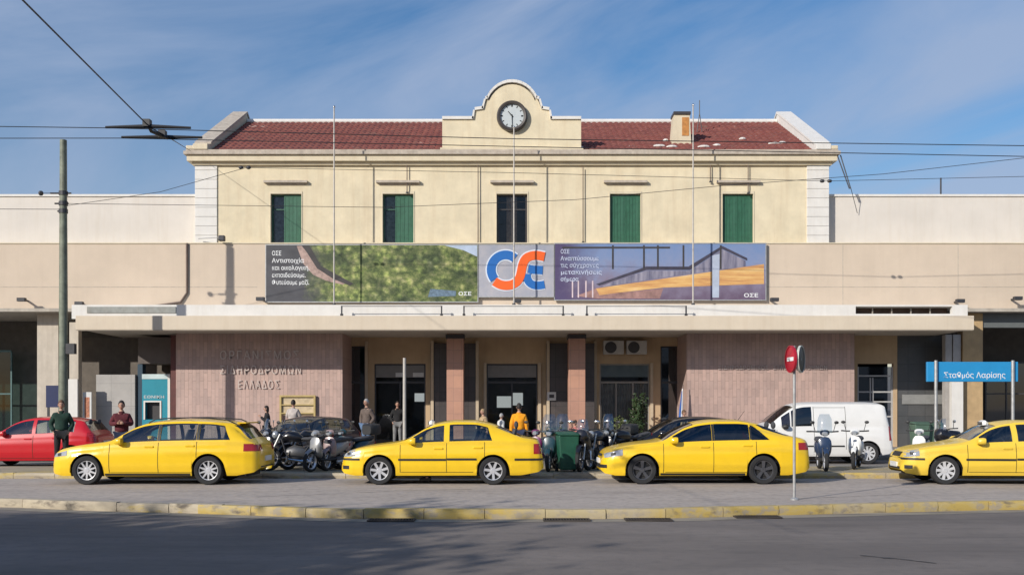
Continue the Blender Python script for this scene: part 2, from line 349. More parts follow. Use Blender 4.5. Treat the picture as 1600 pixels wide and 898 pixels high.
# tar patch + drains
tar = mat('tar', (.035, .033, .032), .6, var=.3)
rr = random.Random(5)
def crack(pts, w, z, name='tar_seam'):
    mb = MB(); P = []
    for (x0, y0), (x1, y1) in zip(pts, pts[1:]):
        for k in range(6):
            t = k/6; P.append((x0+(x1-x0)*t+rr.uniform(-.03, .03), y0+(y1-y0)*t+rr.uniform(-.02, .02)))
    for a, b in zip(P, P[1:]):
        wa = w*rr.uniform(.5, 1.3)
        mb.quad((a[0], a[1]-wa, z), (b[0], b[1]-wa, z), (b[0], b[1]+wa, z), (a[0], a[1]+wa, z))
    tag(mb.build(name, tar), kind='structure')
crack([(4.3, 12.35), (4.75, 12.0), (5.0, 11.7)], .035, -.1455)
crack([(-4.9, 19.0), (-3.6, 19.6), (-2.2, 20.4), (-.6, 20.9)], .012, .004, 'paving_crack')
crack([(5.3, 18.6), (6.6, 19.1), (8.2, 19.9)], .01, .004, 'paving_crack')
crack([(-9, 19.9), (-6, 20.3), (-3, 20.1), (1, 20.4)], .008, .004, 'paving_crack')
gi = mat('cast_iron', (.06, .05, .045), .6, metal=.4, var=.4)
D0 = None
for i, (px, lab) in enumerate(((615, 'rusty drain grate in the gutter, leftmost of four along the near kerb'), (884, 'drain grate in the gutter in front of the rear end of the middle taxi'), (1010, 'drain grate in the gutter below the front wheel of the black-wheeled taxi'), (1188, 'drain grate in the gutter just left of the no entry sign post'))):
    x = X(px, 16.5); y = nk(x)-.22
    if D0 is None:
        D0 = empty('drain_grate', (x, y, -.142), 0, lab, 'drain grate', 'drain grates in the gutter')
        m = MB(); m.box(-.38,.38,-.16,-.13,0,.02).box(-.38,.38,.13,.16,0,.02).box(-.38,-.35,-.13,.13,0,.02).box(.35,.38,-.13,.13,0,.02); m.build('grate_frame', gi, D0)
        m = MB()
        for k in range(15): m.box(-.33+k*.046, -.315+k*.046, -.13, .13, .002, .018)
        m.build('grate_bars', gi, D0)
        m = MB(); m.quad((-.35,-.13,.001),(.35,-.13,.001),(.35,.13,.001),(-.35,.13,.001)); m.build('grate_pit', black, D0)
    else:
        d = copy_tree(D0); d.location = (x, y, -.142); d['label'] = lab
# ---------------- station building ----------------
ST = empty('station_building', (0, 39.4, .15), 0, 'two storey cream railway station with red tiled roof, clock gable and long canopy', 'station building')
def sp(mb, name, m, parent=None, **k):   # build in world coords, parent to ST without moving
    o = mb.build(name, m, None, **k); o.parent = parent or ST
    if parent is None: o.matrix_parent_inverse = Matrix.Translation((0, -39.4, -.15))
    return o
YU = 39.7; YP = 39.4; YW = 40.05; XB = 12.55
wins = [447, 622, 800, 977, 1153]
zw0, zw1 = 8.25, Z(303, YU)
holes = [(X(c-24, YU), X(c+24, YU), zw0, zw1) for c in wins]
mb = MB(); wall_holes(mb, -XB, XB, 5.6, 11.75, YU, YU+.35, holes)
mb.box(-XB, -XB+.35, YU+.351, 50.7, 5.6, 11.75).box(XB-.35, XB, YU+.351, 50.7, 5.6, 11.75).box(-XB, XB, 50.701, 51, 0, 11.75)
for s in (-1, 1): mb.prism([(YU+.01, 11.75), (45.2, 14.6), (50.6, 11.75)], s*XB, s*(XB-.3), 'x')
sp(mb, 'wall', cream)
mb = MB(); mb.box(-12.2, 12.2, YU+1.2, YU+1.3, 5, 11.7); sp(mb, 'interior_partition', darkwall)
# quoins
for s in (-1, 1):
    mb = MB(); z = 8.2; q = 0
    while z < 11.3:
        h = .36; mb.box(min(s*(XB+.03), s*(XB-.85)), max(s*(XB+.03), s*(XB-.85)), YU-.05, YU+.5, z, min(z+h, 11.33)); z += h+.009
    sp(mb, 'quoin', white, bevel=.012)
# parapet band
mb = MB(); mb.box(-34, 34, YP, YP+.28, 5.62, 8.18); sp(mb, 'parapet', cream2)
mb = MB(); mb.box(-34, 34, YP-.03, YW, 8.185, 8.23); sp(mb, 'parapet_coping', trim)
for px in (1317, 1497): mb = MB(); mb.box(X(px, YP)-.012, X(px, YP)+.012, YP-.004, YP, 5.65, 8.17); sp(mb, 'parapet_joint', greytrim)
for s in (-1, 1): mb = MB(); mb.box(min(s*34, s*10.05), max(s*34, s*10.05), YP-.006, YP, 6.475, 6.5); sp(mb, 'parapet_joint', greytrim)
# wings
for s in (-1, 1):
    mb = MB(); mb.box(min(s*34, s*(XB+.002)), max(s*34, s*(XB+.002)), YW, 50, 8.24, 10.18); sp(mb, 'wing_wall', pale)
    mb = MB(); mb.box(min(s*34, s*(XB+.004)), max(s*34, s*(XB+.004)), YW-.05, 50, 10.183, 10.27); sp(mb, 'wing_coping', white)
# cornice
mb = MB(); e = .28
mb.box(-XB-.12, XB+.12, YU-.12, 51.1, 11.34, 11.46)
mb.box(-XB-e, XB+e, YU-e, 51.2, 11.463, 11.70)
sp(mb, 'cornice', trim)
mb = MB(); mb.box(-XB-e-.1, XB+e+.1, YU-e-.1, 51.3, 11.703, 11.83); mb.box(-XB-e-.03, XB+e+.03, YU-e-.03, 51.2, 11.833, 11.90)
sp(mb, 'gutter', greytrim)
# roof tiles
rooft = blotch_mat('roof_tiles', (.185, .048, .038), [((.27, .095, .07), (5, 5, 5), .42, .62, .8, 2), ((.16, .12, .09), (2.2, 3, 3), .58, .68, .6, 31), ((.10, .032, .03), (.8, 4, 4), .45, .7, .7, 5), ((.55, .42, .36), (1.2, 2.6, 2.6), .665, .70, .8, 14)], .8, .2, 60)
RW = XB-.58
def roof_slope(ya, za, yb, zb, rows):
    mb = MB(); pit = .245; n = int(2*RW/pit); seg = 5; nc = n*seg
    L = []
    for r in range(rows):
        for e in (0, 1):
            t = (r+e)/rows; y = ya+(yb-ya)*t; z = za+(zb-za)*t+(.045 if e == 0 else .0)
            L.append((y, z))
    base = 0
    for (y, z) in L:
        for i in range(nc+1):
            x = -RW+2*RW*i/nc; mb.v.append((x, y, z+.045*abs(math.sin(math.pi*i/seg))))
    W_ = nc+1
    for k in range(len(L)-1):
        for i in range(nc): a = k*W_+i; mb.f.append((a, a+1, a+1+W_, a+W_)); mb.m.append(0)
    return mb
RF = sp(roof_slope(YU-.1, 11.86, 45.2, 14.62, 16), 'roof', rooft)
m = roof_slope(50.9, 11.86, 45.2, 14.62, 8); sp(m, 'roof', rooft)
mb = MB(); mb.tube([(-RW, 45.2, 14.66), (RW, 45.2, 14.66)], .13, 8); sp(mb, 'ridge_cap', white, RF, smooth=True)
mb = MB(); mb.prism([(YU+.1, 11.8), (50.8, 11.8), (45.2, 14.5)], -RW, RW, 'x'); sp(mb, 'roof_deck', darkwall)
for s in (-1, 1):    # gable copings
    mb = MB()
    prof = [(YU-.35, 11.9), (YU-.35, 12.12), (YU+.1, 12.22), (45.2, 15.02), (50.9, 12.15), (50.9, 11.9)]
    mb.prism(prof, s*(XB+.02), s*(XB-.56), 'x'); sp(mb, 'gable_parapet', white if s > 0 else trim, bevel=.02)  # sun and shade in the colour: right parapet white, left one darker
    mb = MB(); mb.prism([(YU+.0, 12.203), (YU+.0, 12.28), (45.2, 15.12), (50.9, 12.25), (50.9, 12.153), (45.2, 15.023)], s*(XB+.06), s*(XB-.6), 'x'); sp(mb, 'gable_coping', greytrim if s < 0 else white)  # left coping grey-brown as shade tone, right coping white as sunlit tone
    mb = MB(); mb.box(min(s*(XB+.3), s*(XB-.5)), max(s*(XB+.3), s*(XB-.5)), YU-.33, YU-.36+.6, 11.903, 12.06); sp(mb, 'gable_foot', trim, bevel=.03)
# pediment
YPd = YU-.12
def arc(cx, cz, r, a0, a1, n): return [(cx+r*math.cos(R(a0+(a1-a0)*k/n)), cz+r*math.sin(R(a0+(a1-a0)*k/n))) for k in range(n+1)]
cx = X(800, YPd); q = lambda px, py: (X(px, YPd), Z(py, YPd))
cz = Z(172, YPd); ra = abs(Z(133, YPd)-cz)
pts = [q(691, 236), q(691, 187), q(740, 187), q(742, 173), q(755, 171), q(759, 160)]+[q(762, 152)]+[q(800+38.5*math.sin(R(a)), 172-40*math.cos(R(a))) for a in range(-70, 71, 10)]+[q(838, 152)]+[q(842, 160), q(846, 171), q(858, 173), q(860, 187), q(908, 187), q(908, 236)]
mb = MB(); mb.prism(pts, YPd, YPd+.42); PD = sp(mb, 'clock_pediment', cream)
mb = MB(); 
cop = [q(691, 187), q(740, 187), q(742, 173), q(755, 171), q(759, 156)]+[q(800+41*math.sin(R(a)), 172-42.5*math.cos(R(a))) for a in range(-66, 67, 11)]+[q(842, 156), q(846, 171), q(858, 173), q(860, 187), q(908, 187)]
for a, b in zip(cop, cop[1:]):
    d = Vector((b[0]-a[0], 0, b[1]-a[1])); n_ = Vector((-d.z, 0, d.x)).normalized()*.115
    if n_.z < 0 and abs(n_.z) > .02: n_ = -n_
    mb.prism([(a[0], a[1]+.003), (b[0], b[1]+.003), (b[0]+n_.x*.6, b[1]+n_.z+.003), (a[0]+n_.x*.6, a[1]+n_.z+.003)], YPd-.07, YPd+.5)
sp(mb, 'pediment_coping', white, PD)
mb = MB(); mb.box(X(690, YPd)-.05, X(909, YPd)+.05, YPd-.14, YPd+.3, 11.905, 11.99); sp(mb, 'pediment_base', trim, PD)
# clock
CC = (X(800, 39.5), 39.5, Z(182, 39.5))
mb = MB(); mb.lathe([(.46, -.06), (.47, -.12), (.55, -.14), (.60, -.10), (.61, .08)], CC, 'y', 40); CK = sp(mb, 'clock', mat('clock_rim', (.06, .05, .045), .4, var=.3), smooth=True)
mb = MB(); mb.lathe([(0, -.05), (.47, -.05)], CC, 'y', 40); sp(mb, 'clock_face', mat('clock_white', (.5, .54, .55), .4, var=.05), CK)
for k in range(12):
    mb = MB(); a = R(30*k); r0, r1 = (.36, .44); w = .018 if k % 3 else .028
    d = Vector((math.sin(a), 0, math.cos(a))); t = Vector((d.z, 0, -d.x)); c = Vector(CC)+Vector((0, -.055, 0))
    mb.quad(c+d*r0-t*w, c+d*r0+t*w, c+d*r1+t*w, c+d*r1-t*w); sp(mb, 'hour_mark', black, CK)
for (ang, l, w) in ((-40, .24, .026), (178, .38, .018)):
    a = R(ang); d = Vector((math.sin(a), 0, math.cos(a))); t = Vector((d.z, 0, -d.x)); c = Vector(CC)+Vector((0, -.065 if l < .3 else -.07, 0)); mb = MB()
    mb.quad(c-d*.06-t*w, c-d*.06+t*w, c+d*l+t*w*.5, c+d*l-t*w*.5); sp(mb, 'clock_hand', black, CK)
# chimney & antenna & debris
mb = MB(); cxx = X(1063, 41.2)
mb.prism([(cxx-.40, 12.5), (cxx+.40, 12.5), (cxx+.33, 13.72), (cxx-.30, 13.72)], 40.9, 41.6); mb.cur = 0
ch = sp(mb, 'chimney', trim, RF)
mb = MB(); mb.box(cxx-.33, cxx+.37, 40.84, 41.66, 13.72, 13.83); sp(mb, 'chimney_cap', dframe, RF)
mb = MB(); mb.box(cxx+.02, cxx+.30, 40.885, 40.895, 12.85, 13.6); sp(mb, 'chimney_rust_patch', mat('rust_brick', (.5, .22, .06), .8, var=.3, scale=6), RF)
mb = MB()
rr = random.Random(9)
for (px, w, t) in ((1030, .5, .12), (1050, .4, .1), (1100, .45, .1), (1210, .45, .2), (1222, .3, .22), (905, .3, .08), (1120, .3, .14), (1040, .2, .3), (1160, .25, .35)):
    y = 39.7+5.5*t; z = 11.95+2.75*t; x = X(px, y)
    mb = MB(); mb.ell((x, y, z), (w*.6, .14, .07), 8, 5); sp(mb, 'mortar_patch', white, RF)
# windows
for i, c in enumerate(wins):
    x0, x1, z0, z1 = holes[i]; xc = (x0+x1)/2
    mb = MB(); t = .07
    mb.box(x0+.002, x0+t, YU+.16, YU+.24, z0, z1-.002).box(x1-t, x1-.002, YU+.16, YU+.24, z0, z1-.002).box(x0+t, x1-t, YU+.16, YU+.24, z1-t, z1-.002).box(xc-.03, xc+.03, YU+.165, YU+.235, z0, z1-t).box(x0+t, x1-t, YU+.17, YU+.23, z0+1.35, z0+1.40)
    wf = sp(mb, 'window', dframe if i == 2 else mat('green_frame', (.03, .09, .06), .5, var=.2))
    mb = MB(); mb.quad((x0+t, YU+.2, z0), (x1-t, YU+.2, z0), (x1-t, YU+.2, z1-t), (x0+t, YU+.2, z1-t)); sp(mb, 'pane', glz, wf)
    def shutter(a, b, ang):
        mb = MB(); w = b-a; n = 4
        mb.box(0, .05, -.02, .02, 0, z1-z0-.03).box(w-.05, w, -.02, .02, 0, z1-z0-.03).box(.05, w-.05, -.02, .02, 0, .06).box(.05, w-.05, -.02, .02, z1-z0-.1, z1-z0-.03)
        for k in range(n):
            mb.box(.05+k*(w-.1)/n+.004, .05+(k+1)*(w-.1)/n-.004, -.012, .012, .06, z1-z0-.1)
        o = mb.build('shutter', greenp, wf)
        o.location = (a, YU+.12, z0); o.rotation_euler = (0, 0, ang); return o
    if i == 0: shutter(xc-.1, x1-.01, R(0)); 
    elif i == 1: shutter(xc-.12, x1-.01, 0)
    elif i >= 3: shutter(x0+.01, xc-.005, 0); shutter(xc+.005, x1-.01, 0)
    if i in (2, 0, 1):
        mb = MB(); rr = random.Random(i)
        mb.box(x0+.12 if i < 2 else xc-.22, xc-.1 if i < 2 else xc+.2, YU+.262, YU+.29, z0, z1)
        sp(mb, 'curtain', mat('curtain%d' % i, ((.16, .19, .22), (.18, .24, .21), (.40, .29, .21))[i], .9, var=.5, scale=8), wf)
    mb = MB(); hw = .86
    mb.box(xc-hw, xc+hw, YU-.16, YU+.02, Z(286.5, YU), Z(283, YU)).box(xc-hw+.1, xc+hw-.1, YU-.05, YU+.02, Z(289, YU), Z(286.5, YU)-.003)
    sp(mb, 'window_hood', greytrim, wf)
    mb = MB(); mb.box(x0-.04, x0-.002, YU-.02, YU, z0, z1+.1).box(x1+.002, x1+.04, YU-.02, YU, z0, z1+.1).box(x0-.002, x1+.002, YU-.02, YU, z1+.002, z1+.1)
    sp(mb, 'window_surround', trim, wf)
# canopy
CX0, CX1 = X(118, 37.2), X(1522, 37.2)
mb = MB(); mb.box(CX0, CX1, 37.2, 37.42, 4.63, 5.15); sp(mb, 'canopy', mat('canopy_fascia', (.62, .53, .41), .8, var=.06, scale=1, streak=.3, stain=(.45, .34, .22)), bevel=.01)
mb = MB(); mb.box(CX0+.002, CX1-.002, 37.42, 43.5, 4.66, 5.1); mb.box(CX0+.01, CX1-.01, 37.222, 37.46, 4.605, 4.63); sp(mb, 'canopy_soffit', soffit)
mb = MB(); ox0, ox1 = X(1337, 37.9), X(1488, 37.9)
wall_holes(mb, X(112, 37.9), X(1512, 37.9), 5.10, Z(476, 37.9), 37.9, 38.1, [(ox0, ox1, Z(490, 37.9), Z(478.5, 37.9))])
mb.box(X(112, 37.9), X(1512, 37.9), 38.101, 39.39, Z(476, 37.9)-.08, Z(476, 37.9)-.003)
sp(mb, 'canopy_upstand', white)
mb = MB(); mb.box(X(136, 37.88), X(275, 37.88), 37.87, 37.897, Z(489, 37.88), Z(479, 37.88)); sp(mb, 'grey_flashing', mat('flashing_grey', (.26, .27, .25), .6, var=.25, streak=.4))
mb = MB(); mb.box(ox0, ox1, 38.35, 38.4, 5.1, 5.6); sp(mb, 'clerestory_backing', mat('brown_panel', (.10, .06, .04), .7, var=.3))
mb = MB()
for k in range(1, 5): x = ox0+(ox1-ox0)*k/5; mb = MB(); mb.box(x-.02, x+.02, 38.15, 38.2, 5.12, 5.6); sp(mb, 'clerestory_mullion', frame)
# rail frames on the canopy
for (a, b, lab) in ((534, 690, 'low dark metal rail frame on the canopy under the green banner'), (725, 880, 'low dark metal rail frame on the canopy under the ring logo panel'), (917, 1072, 'low dark metal rail frame on the canopy under the dusk banner')):
    xa, xb = X(a, 37.5), X(b, 37.5); RFm = empty('canopy_rail', ((xa+xb)/2, 37.5, 5.15), 0, lab, 'rail', 'rail frames on the canopy'); w = (xb-xa)/2
    m = MB(); m.tube([(-w, 0, .38), (w, 0, .38)], .014, 6); m.build('rail_bar', iron, RFm)
    for s in (-1, 1): m = MB(); m.box(s*w-.025, s*w+.025, -.03, .03, .002, .40); m.box(s*w-.05, s*w+.05, -.05, .05, .0, .10); m.build('rail_post', iron, RFm)
# rosy walls and pillars
for (a, b) in ((275, 535), (1073, 1335)):
    mb = MB(); mb.box(X(a, YP), X(b, YP), YP, 42.2, .15, 4.66); sp(mb, 'tiled_wall', rosy)
for c in (711, 901.5):
    mb = MB(); x = X(c, YP); mb.box(x-.33, x+.33, YP, YP+.66, .15, 4.66); mb.box(x-.36, x+.36, YP-.03, YP+.69, .15, .4); sp(mb, 'pillar', pinkst, bevel=.01)
    mb = MB(); mb.box(x-.37, x+.37, YP-.04, YP+.7, 4.46, 4.62); sp(mb, 'pillar_cap', dframe)
# entrance wall
YE = 41.6
def hx(px): return X(px, YE)
zt = Z(568, YE)
mb = MB(); wall_holes(mb, hx(535), hx(1073), .15, 4.66, YE, YE+.3, [(hx(538), hx(571), .15, 4.3), (hx(585), hx(665), .15, zt), (hx(760), hx(840), .15, zt), (hx(937), hx(1015), .15, zt), (hx(1032), hx(1070), .15, 4.3)])
sp(mb, 'entrance_wall', beige)
for (a, b) in ((673, 748), (853, 928)): mb = MB(); mb.box(hx(a), hx(b), YE-.22, YE-.003, .15, 4.4); sp(mb, 'stone_panel', darkst)
for px in (573, 676, 746, 758, 843, 856, 930, 1018): mb = MB(); mb.box(hx(px)-.06, hx(px)+.06, YE-.28 if px in (676, 746, 856) else YE-.10, YE-.0035, .15, 4.5 if px in (573, 676, 746, 856, 930) else 3.6); sp(mb, 'pilaster_strip', mat('pale_strip', (.52, .42, .30), .8, var=.1))
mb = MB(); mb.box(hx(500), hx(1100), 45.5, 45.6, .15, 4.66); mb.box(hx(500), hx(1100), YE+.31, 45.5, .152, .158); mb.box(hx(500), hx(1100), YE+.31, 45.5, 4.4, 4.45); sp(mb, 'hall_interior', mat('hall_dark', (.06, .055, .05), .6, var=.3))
def door(a, b, y, z1, leaves=2, transom=True, glass=glz, fr=dframe, name='entrance_door'):
    x0, x1 = X(a, y), X(b, y); mb = MB(); t = .06
    zt_ = 2.75
    mb.box(x0, x0+t, y+.05, y+.13, .152, z1-.003).box(x1-t, x1, y+.05, y+.13, .152, z1-.003).box(x0+t, x1-t, y+.05, y+.13, z1-t, z1-.003).box(x0+t, x1-t, y+.05, y+.13, zt_, zt_+.09)
    for k in range(1, leaves): x = x0+(x1-x0)*k/leaves; mb.box(x-.035, x+.035, y+.055, y+.125, .152, zt_)
    d = sp(mb, name, fr)
    mb = MB(); mb.quad((x0+t, y+.09, .16), (x1-t, y+.09, .16), (x1-t, y+.09, z1-t), (x0+t, y+.09, z1-t)); sp(mb, 'pane', glass, d)
    return d
greyt = mat('transom_grey', (.22, .21, .20), .6, var=.1)
for (a, b) in ((585, 665), (760, 840)):
    d = door(a, b, YE, zt, 2)
    mb = MB(); mb.box(hx(a)+.06, hx(b)-.06, YE+.06, YE+.08, 3.0, zt-.07); sp(mb, 'transom_panel', greyt, d)
paper = mat('notice_white', (.62, .62, .6), .6, var=.1)
lit = mat('lit_ticket_window', (.75, .8, .78), .5, emit=.55)
for a, b in ((618, 632), (645, 662)): mb = MB(); mb.box(hx(a), hx(b), YE+.02, YE+.04, 3.02, 3.2); sp(mb, 'door_notice', paper)
for (a, b, y, z0, z1) in ((646, 664, YE+.5, 2.0, 2.35), (775, 799, 44, 1.75, 2.25), (800, 818, 44, 1.85, 2.4)): mb = MB(); mb.box(hx(a), hx(b), y, y+.05, z0, z1); sp(mb, 'ticket_window', lit)
d = door(937, 1015, YE, zt, 3, glass=glz, fr=frame)
mb = MB(); mb.box(hx(938), hx(1014), YE+.12, YE+.14, 3.02, zt-.05); sp(mb, 'transom_panel', mat('transom_light', (.3, .33, .31), .5), d)
mb = MB(); n = 24; x0, x1 = hx(939), hx(1013); mb_v = []
for i in range(n*3+1): x = x0+(x1-x0)*i/(n*3); mb_v.append((x, YE+.2+.025*math.sin(i*1.6)))
for a, b in zip(mb_v, mb_v[1:]): mb.quad((a[0], a[1], .16), (b[0], b[1], .16), (b[0], b[1], 2.75), (a[0], a[1], 2.75))
sp(mb, 'curtain', mat('grey_curtain', (.42, .36, .30), .9, var=.3), d, smooth=True)
for (a, b) in ((538, 571), (1032, 1070)):
    d = door(a, b, YE, 4.3, 1, glass=darkglass, name='side_door')
# left recess
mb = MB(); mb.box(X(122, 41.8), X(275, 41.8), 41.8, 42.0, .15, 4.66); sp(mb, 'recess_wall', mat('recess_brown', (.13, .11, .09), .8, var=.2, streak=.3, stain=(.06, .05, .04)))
mb = MB(); mb.box(X(150, 39.9), X(211, 39.9), 39.9, 40.2, .15, Z(585, 39.9)); sp(mb, 'marble_panel', greyst, bevel=.01)
mb = MB(); mb.box(X(266, YP), X(275, YP)-.003, YP+.05, 41.7, .15, 4.6); sp(mb, 'red_jamb', mat('oxblood', (.10, .025, .02), .5, var=.2))
wcm = mat('wing_column_paint', (.52, .46, .38), .8, var=.1, streak=.3)
mb = MB(); mb.box(X(108, YP), X(122, YP), YP+.02, YP+.35, .15, 5.1); sp(mb, 'wing_column', wcm)
mb = MB(); mb.box(X(58, YP+.25), X(91, YP+.25), YP+.25, YP+.75, .15, 5.5); sp(mb, 'wing_column', wcm)
# wing eaves and recesses
for s, xe in ((-1, CX0-.02), (1, CX1+.02)):
    mb = MB(); mb.box(min(s*34, xe), max(s*34, xe), 38.9, 44, 5.47, 5.60); sp(mb, 'wing_eave', mat('eave_grey', (.42, .38, .32), .8, var=.2, streak=.4))
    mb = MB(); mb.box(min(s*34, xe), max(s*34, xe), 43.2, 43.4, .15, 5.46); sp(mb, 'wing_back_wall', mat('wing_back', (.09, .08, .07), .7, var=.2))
mb = MB(); mb.box(CX1+.5, 34, YP+.1, YP+.4, 4.9, 5.46); sp(mb, 'gate_header', mat('gate_grey', (.12, .13, .13), .6, var=.1))
mb = MB(); mb.box(X(1505, YP), X(1536, YP), YP+.02, YP+.5, .15, 5.46); sp(mb, 'wing_column', mat('ochre_column', (.45, .31, .16), .8, var=.15, streak=.4))
for a, b in ((1479, 1489), (1491, 1503)): mb = MB(); mb.box(X(a, YP), X(b, YP), YP+.1, YP+.4, .15, 4.62); sp(mb, 'wing_column', mat('grey_column', (.40, .38, .36), .7, var=.15))
# right bay
YR = 40.6
mb = MB(); wall_holes(mb, X(1335, YR), X(1402, YR), .15, 4.66, YR, YR+.2, [(X(1340, YR), X(1396, YR), .15, Z(568, YR))]); sp(mb, 'bay_wall', beige)
mb = MB(); mb.box(X(1402, YR), X(1478, YR), YR+.05, YR+.25, .15, 4.66); sp(mb, 'stone_panel', tiles_mat('slate_panel', (.10, .10, .10), (.075, .08, .085), (.04, .04, .04), .7, .7, .35, .5, .2, 'xz', 0))
mb = MB(); mb.box(X(1410, YR), X(1474, YR), YR, YR+.047, Z(631, YR), Z(616, YR)); sp(mb, 'sign_strip', mat('strip_grey', (.25, .25, .24), .5, var=.15))
mb = MB(); a, b = X(1340, YR), X(1396, YR)
mb.box(a, a+.06, YR+.05, YR+.11, .15, 3.4).box(b-.06, b, YR+.05, YR+.11, .15, 3.4)
for z in (1.35, 1.95, 2.35, 3.0): mb.box(a+.06, b-.06, YR+.05, YR+.11, z, z+.06)
for t in (.35, .42, .95): mb.box(a+(b-a)*t, a+(b-a)*t+.05, YR+.045, YR+.105, .15, 2.95)
d = sp(mb, 'service_door', mat('pale_metal', (.42, .41, .40), .5, var=.15))
mb = MB(); mb.quad((a, YR+.09, .15), (b, YR+.09, .15), (b, YR+.09, 3.4), (a, YR+.09, 3.4)); sp(mb, 'pane', darkglass, d)
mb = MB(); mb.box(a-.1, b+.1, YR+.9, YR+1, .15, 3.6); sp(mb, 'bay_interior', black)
mb = MB(); mb.box(X(1487, 39.1), X(1505, 39.1), 39.1, 39.3, .15, 2.95); sp(mb, 'wing_column', white)
mb = MB(); a, b = X(1508, 39.8), X(1536, 39.8)
mb.box(a, a+.08, 39.97, 40.1, .15, 3).box(b-.1, b-.02, 39.97, 40.1, .15, 3)
for z in (.6, 1.15, 1.7, 2.2, 2.7): mb.box(a+.08, b-.1, 39.98, 40.08, z, z+.07)
sp(mb, 'window_grille', mat('pale_metal', (.42, .41, .40), .5))
# shop windows in the wings (part of building)
def shopfront(a, b, y, z1, n, m, gm=darkglass):
    x0, x1 = X(a, y), X(b, y); mb = MB()
    for k in range(n+1): x = x0+(x1-x0)*k/n; mb.box(x-.03, x+.03, y-.03, y+.03, .15, z1)
    mb.box(x0, x1, y-.025, y+.025, z1, z1+.08); mb.box(x0, x1, y-.02, y+.02, 2.3, 2.36)
    f = sp(mb, 'shop_window', m); mb = MB(); mb.quad((x0, y, .15), (x1, y, .15), (x1, y, z1), (x0, y, z1)); sp(mb, 'pane', gm, f)
shopfront(-120, 18, 42.4, 4.1, 5, mat('teal_frame', (.06, .13, .13), .5, var=.2), glassmat('teal_glass', (.25, .42, .40), .0))
shopfront(60, 92, 42.6, 3.1, 1, mat('pale_metal', (.42, .41, .40), .5))
shopfront(1540, 1700, 42.2, 3.6, 5, dframe)
# ---------------- vehicles ----------------
rubber = mat('tyre_rubber', (.022, .022, .023), .85, var=.2)
alloy = mat('alloy_rim', (.72, .72, .74), .3, metal=.55, var=.08)
hubcap = mat('silver_hubcap', (.72, .72, .72), .3, metal=.35, var=.05)
darkrim = mat('dark_rim', (.13, .13, .14), .25, metal=.6, var=.1)
trimblk = mat('black_plastic', (.02, .02, .021), .55, var=.2)
seatm = mat('seat_fabric', (.06, .06, .065), .9, var=.2)
seam = mat('door_gap', (.03, .025, .01), .8)
lampglass = mat('headlight_lens', (.40, .42, .44), .12, metal=.35, coat=.6, var=.1)
redlens = mat('tail_lamp_lens', (.35, .012, .015), .2, coat=.6, var=.1)
amber = mat('amber_lens', (.7, .28, .03), .25, coat=.5)
chrome = mat('chrome', (.7, .7, .7), .12, metal=.95, var=.03)
plate = mat('number_plate', (.7, .7, .68), .5, var=.05)
yel = mat('taxi_yellow', (.86, .55, .014), .30, coat=.6, var=.05, scale=2.5)
yel2 = mat('taxi_yellow_pale', (.80, .54, .05), .38, coat=.4, var=.05, scale=1.5)
redp = mat('red_car_paint', (.55, .012, .02), .3, coat=.6, var=.04)
navy = mat('dark_blue_car_paint', (.012, .016, .03), .28, coat=.5, var=.05)
blk = mat('black_car_paint', (.010, .010, .014), .28, coat=.5, var=.05)
vanw = mat('white_van_paint', (.74, .73, .70), .4, coat=.3, var=.04)
vis = mat('white_enamel', (.75, .75, .72), .35, coat=.3)
FW = [(0, .60), (.05, .72), (.12, .80), (.25, .88), (.45, .94), (.75, .985), (1.1, 1)]
RWt = [(0, .74), (.04, .83), (.12, .90), (.3, .955), (.7, .99), (1.1, 1)]
SIDE_S = [0, .07, .32, .6, .9, 1]
TT = [0, .05, .10, .17, .24, .34, .45, .58, .70, .78, .86, .94, 1]
UU = [.05, .12, .3, .55, .8, 1]
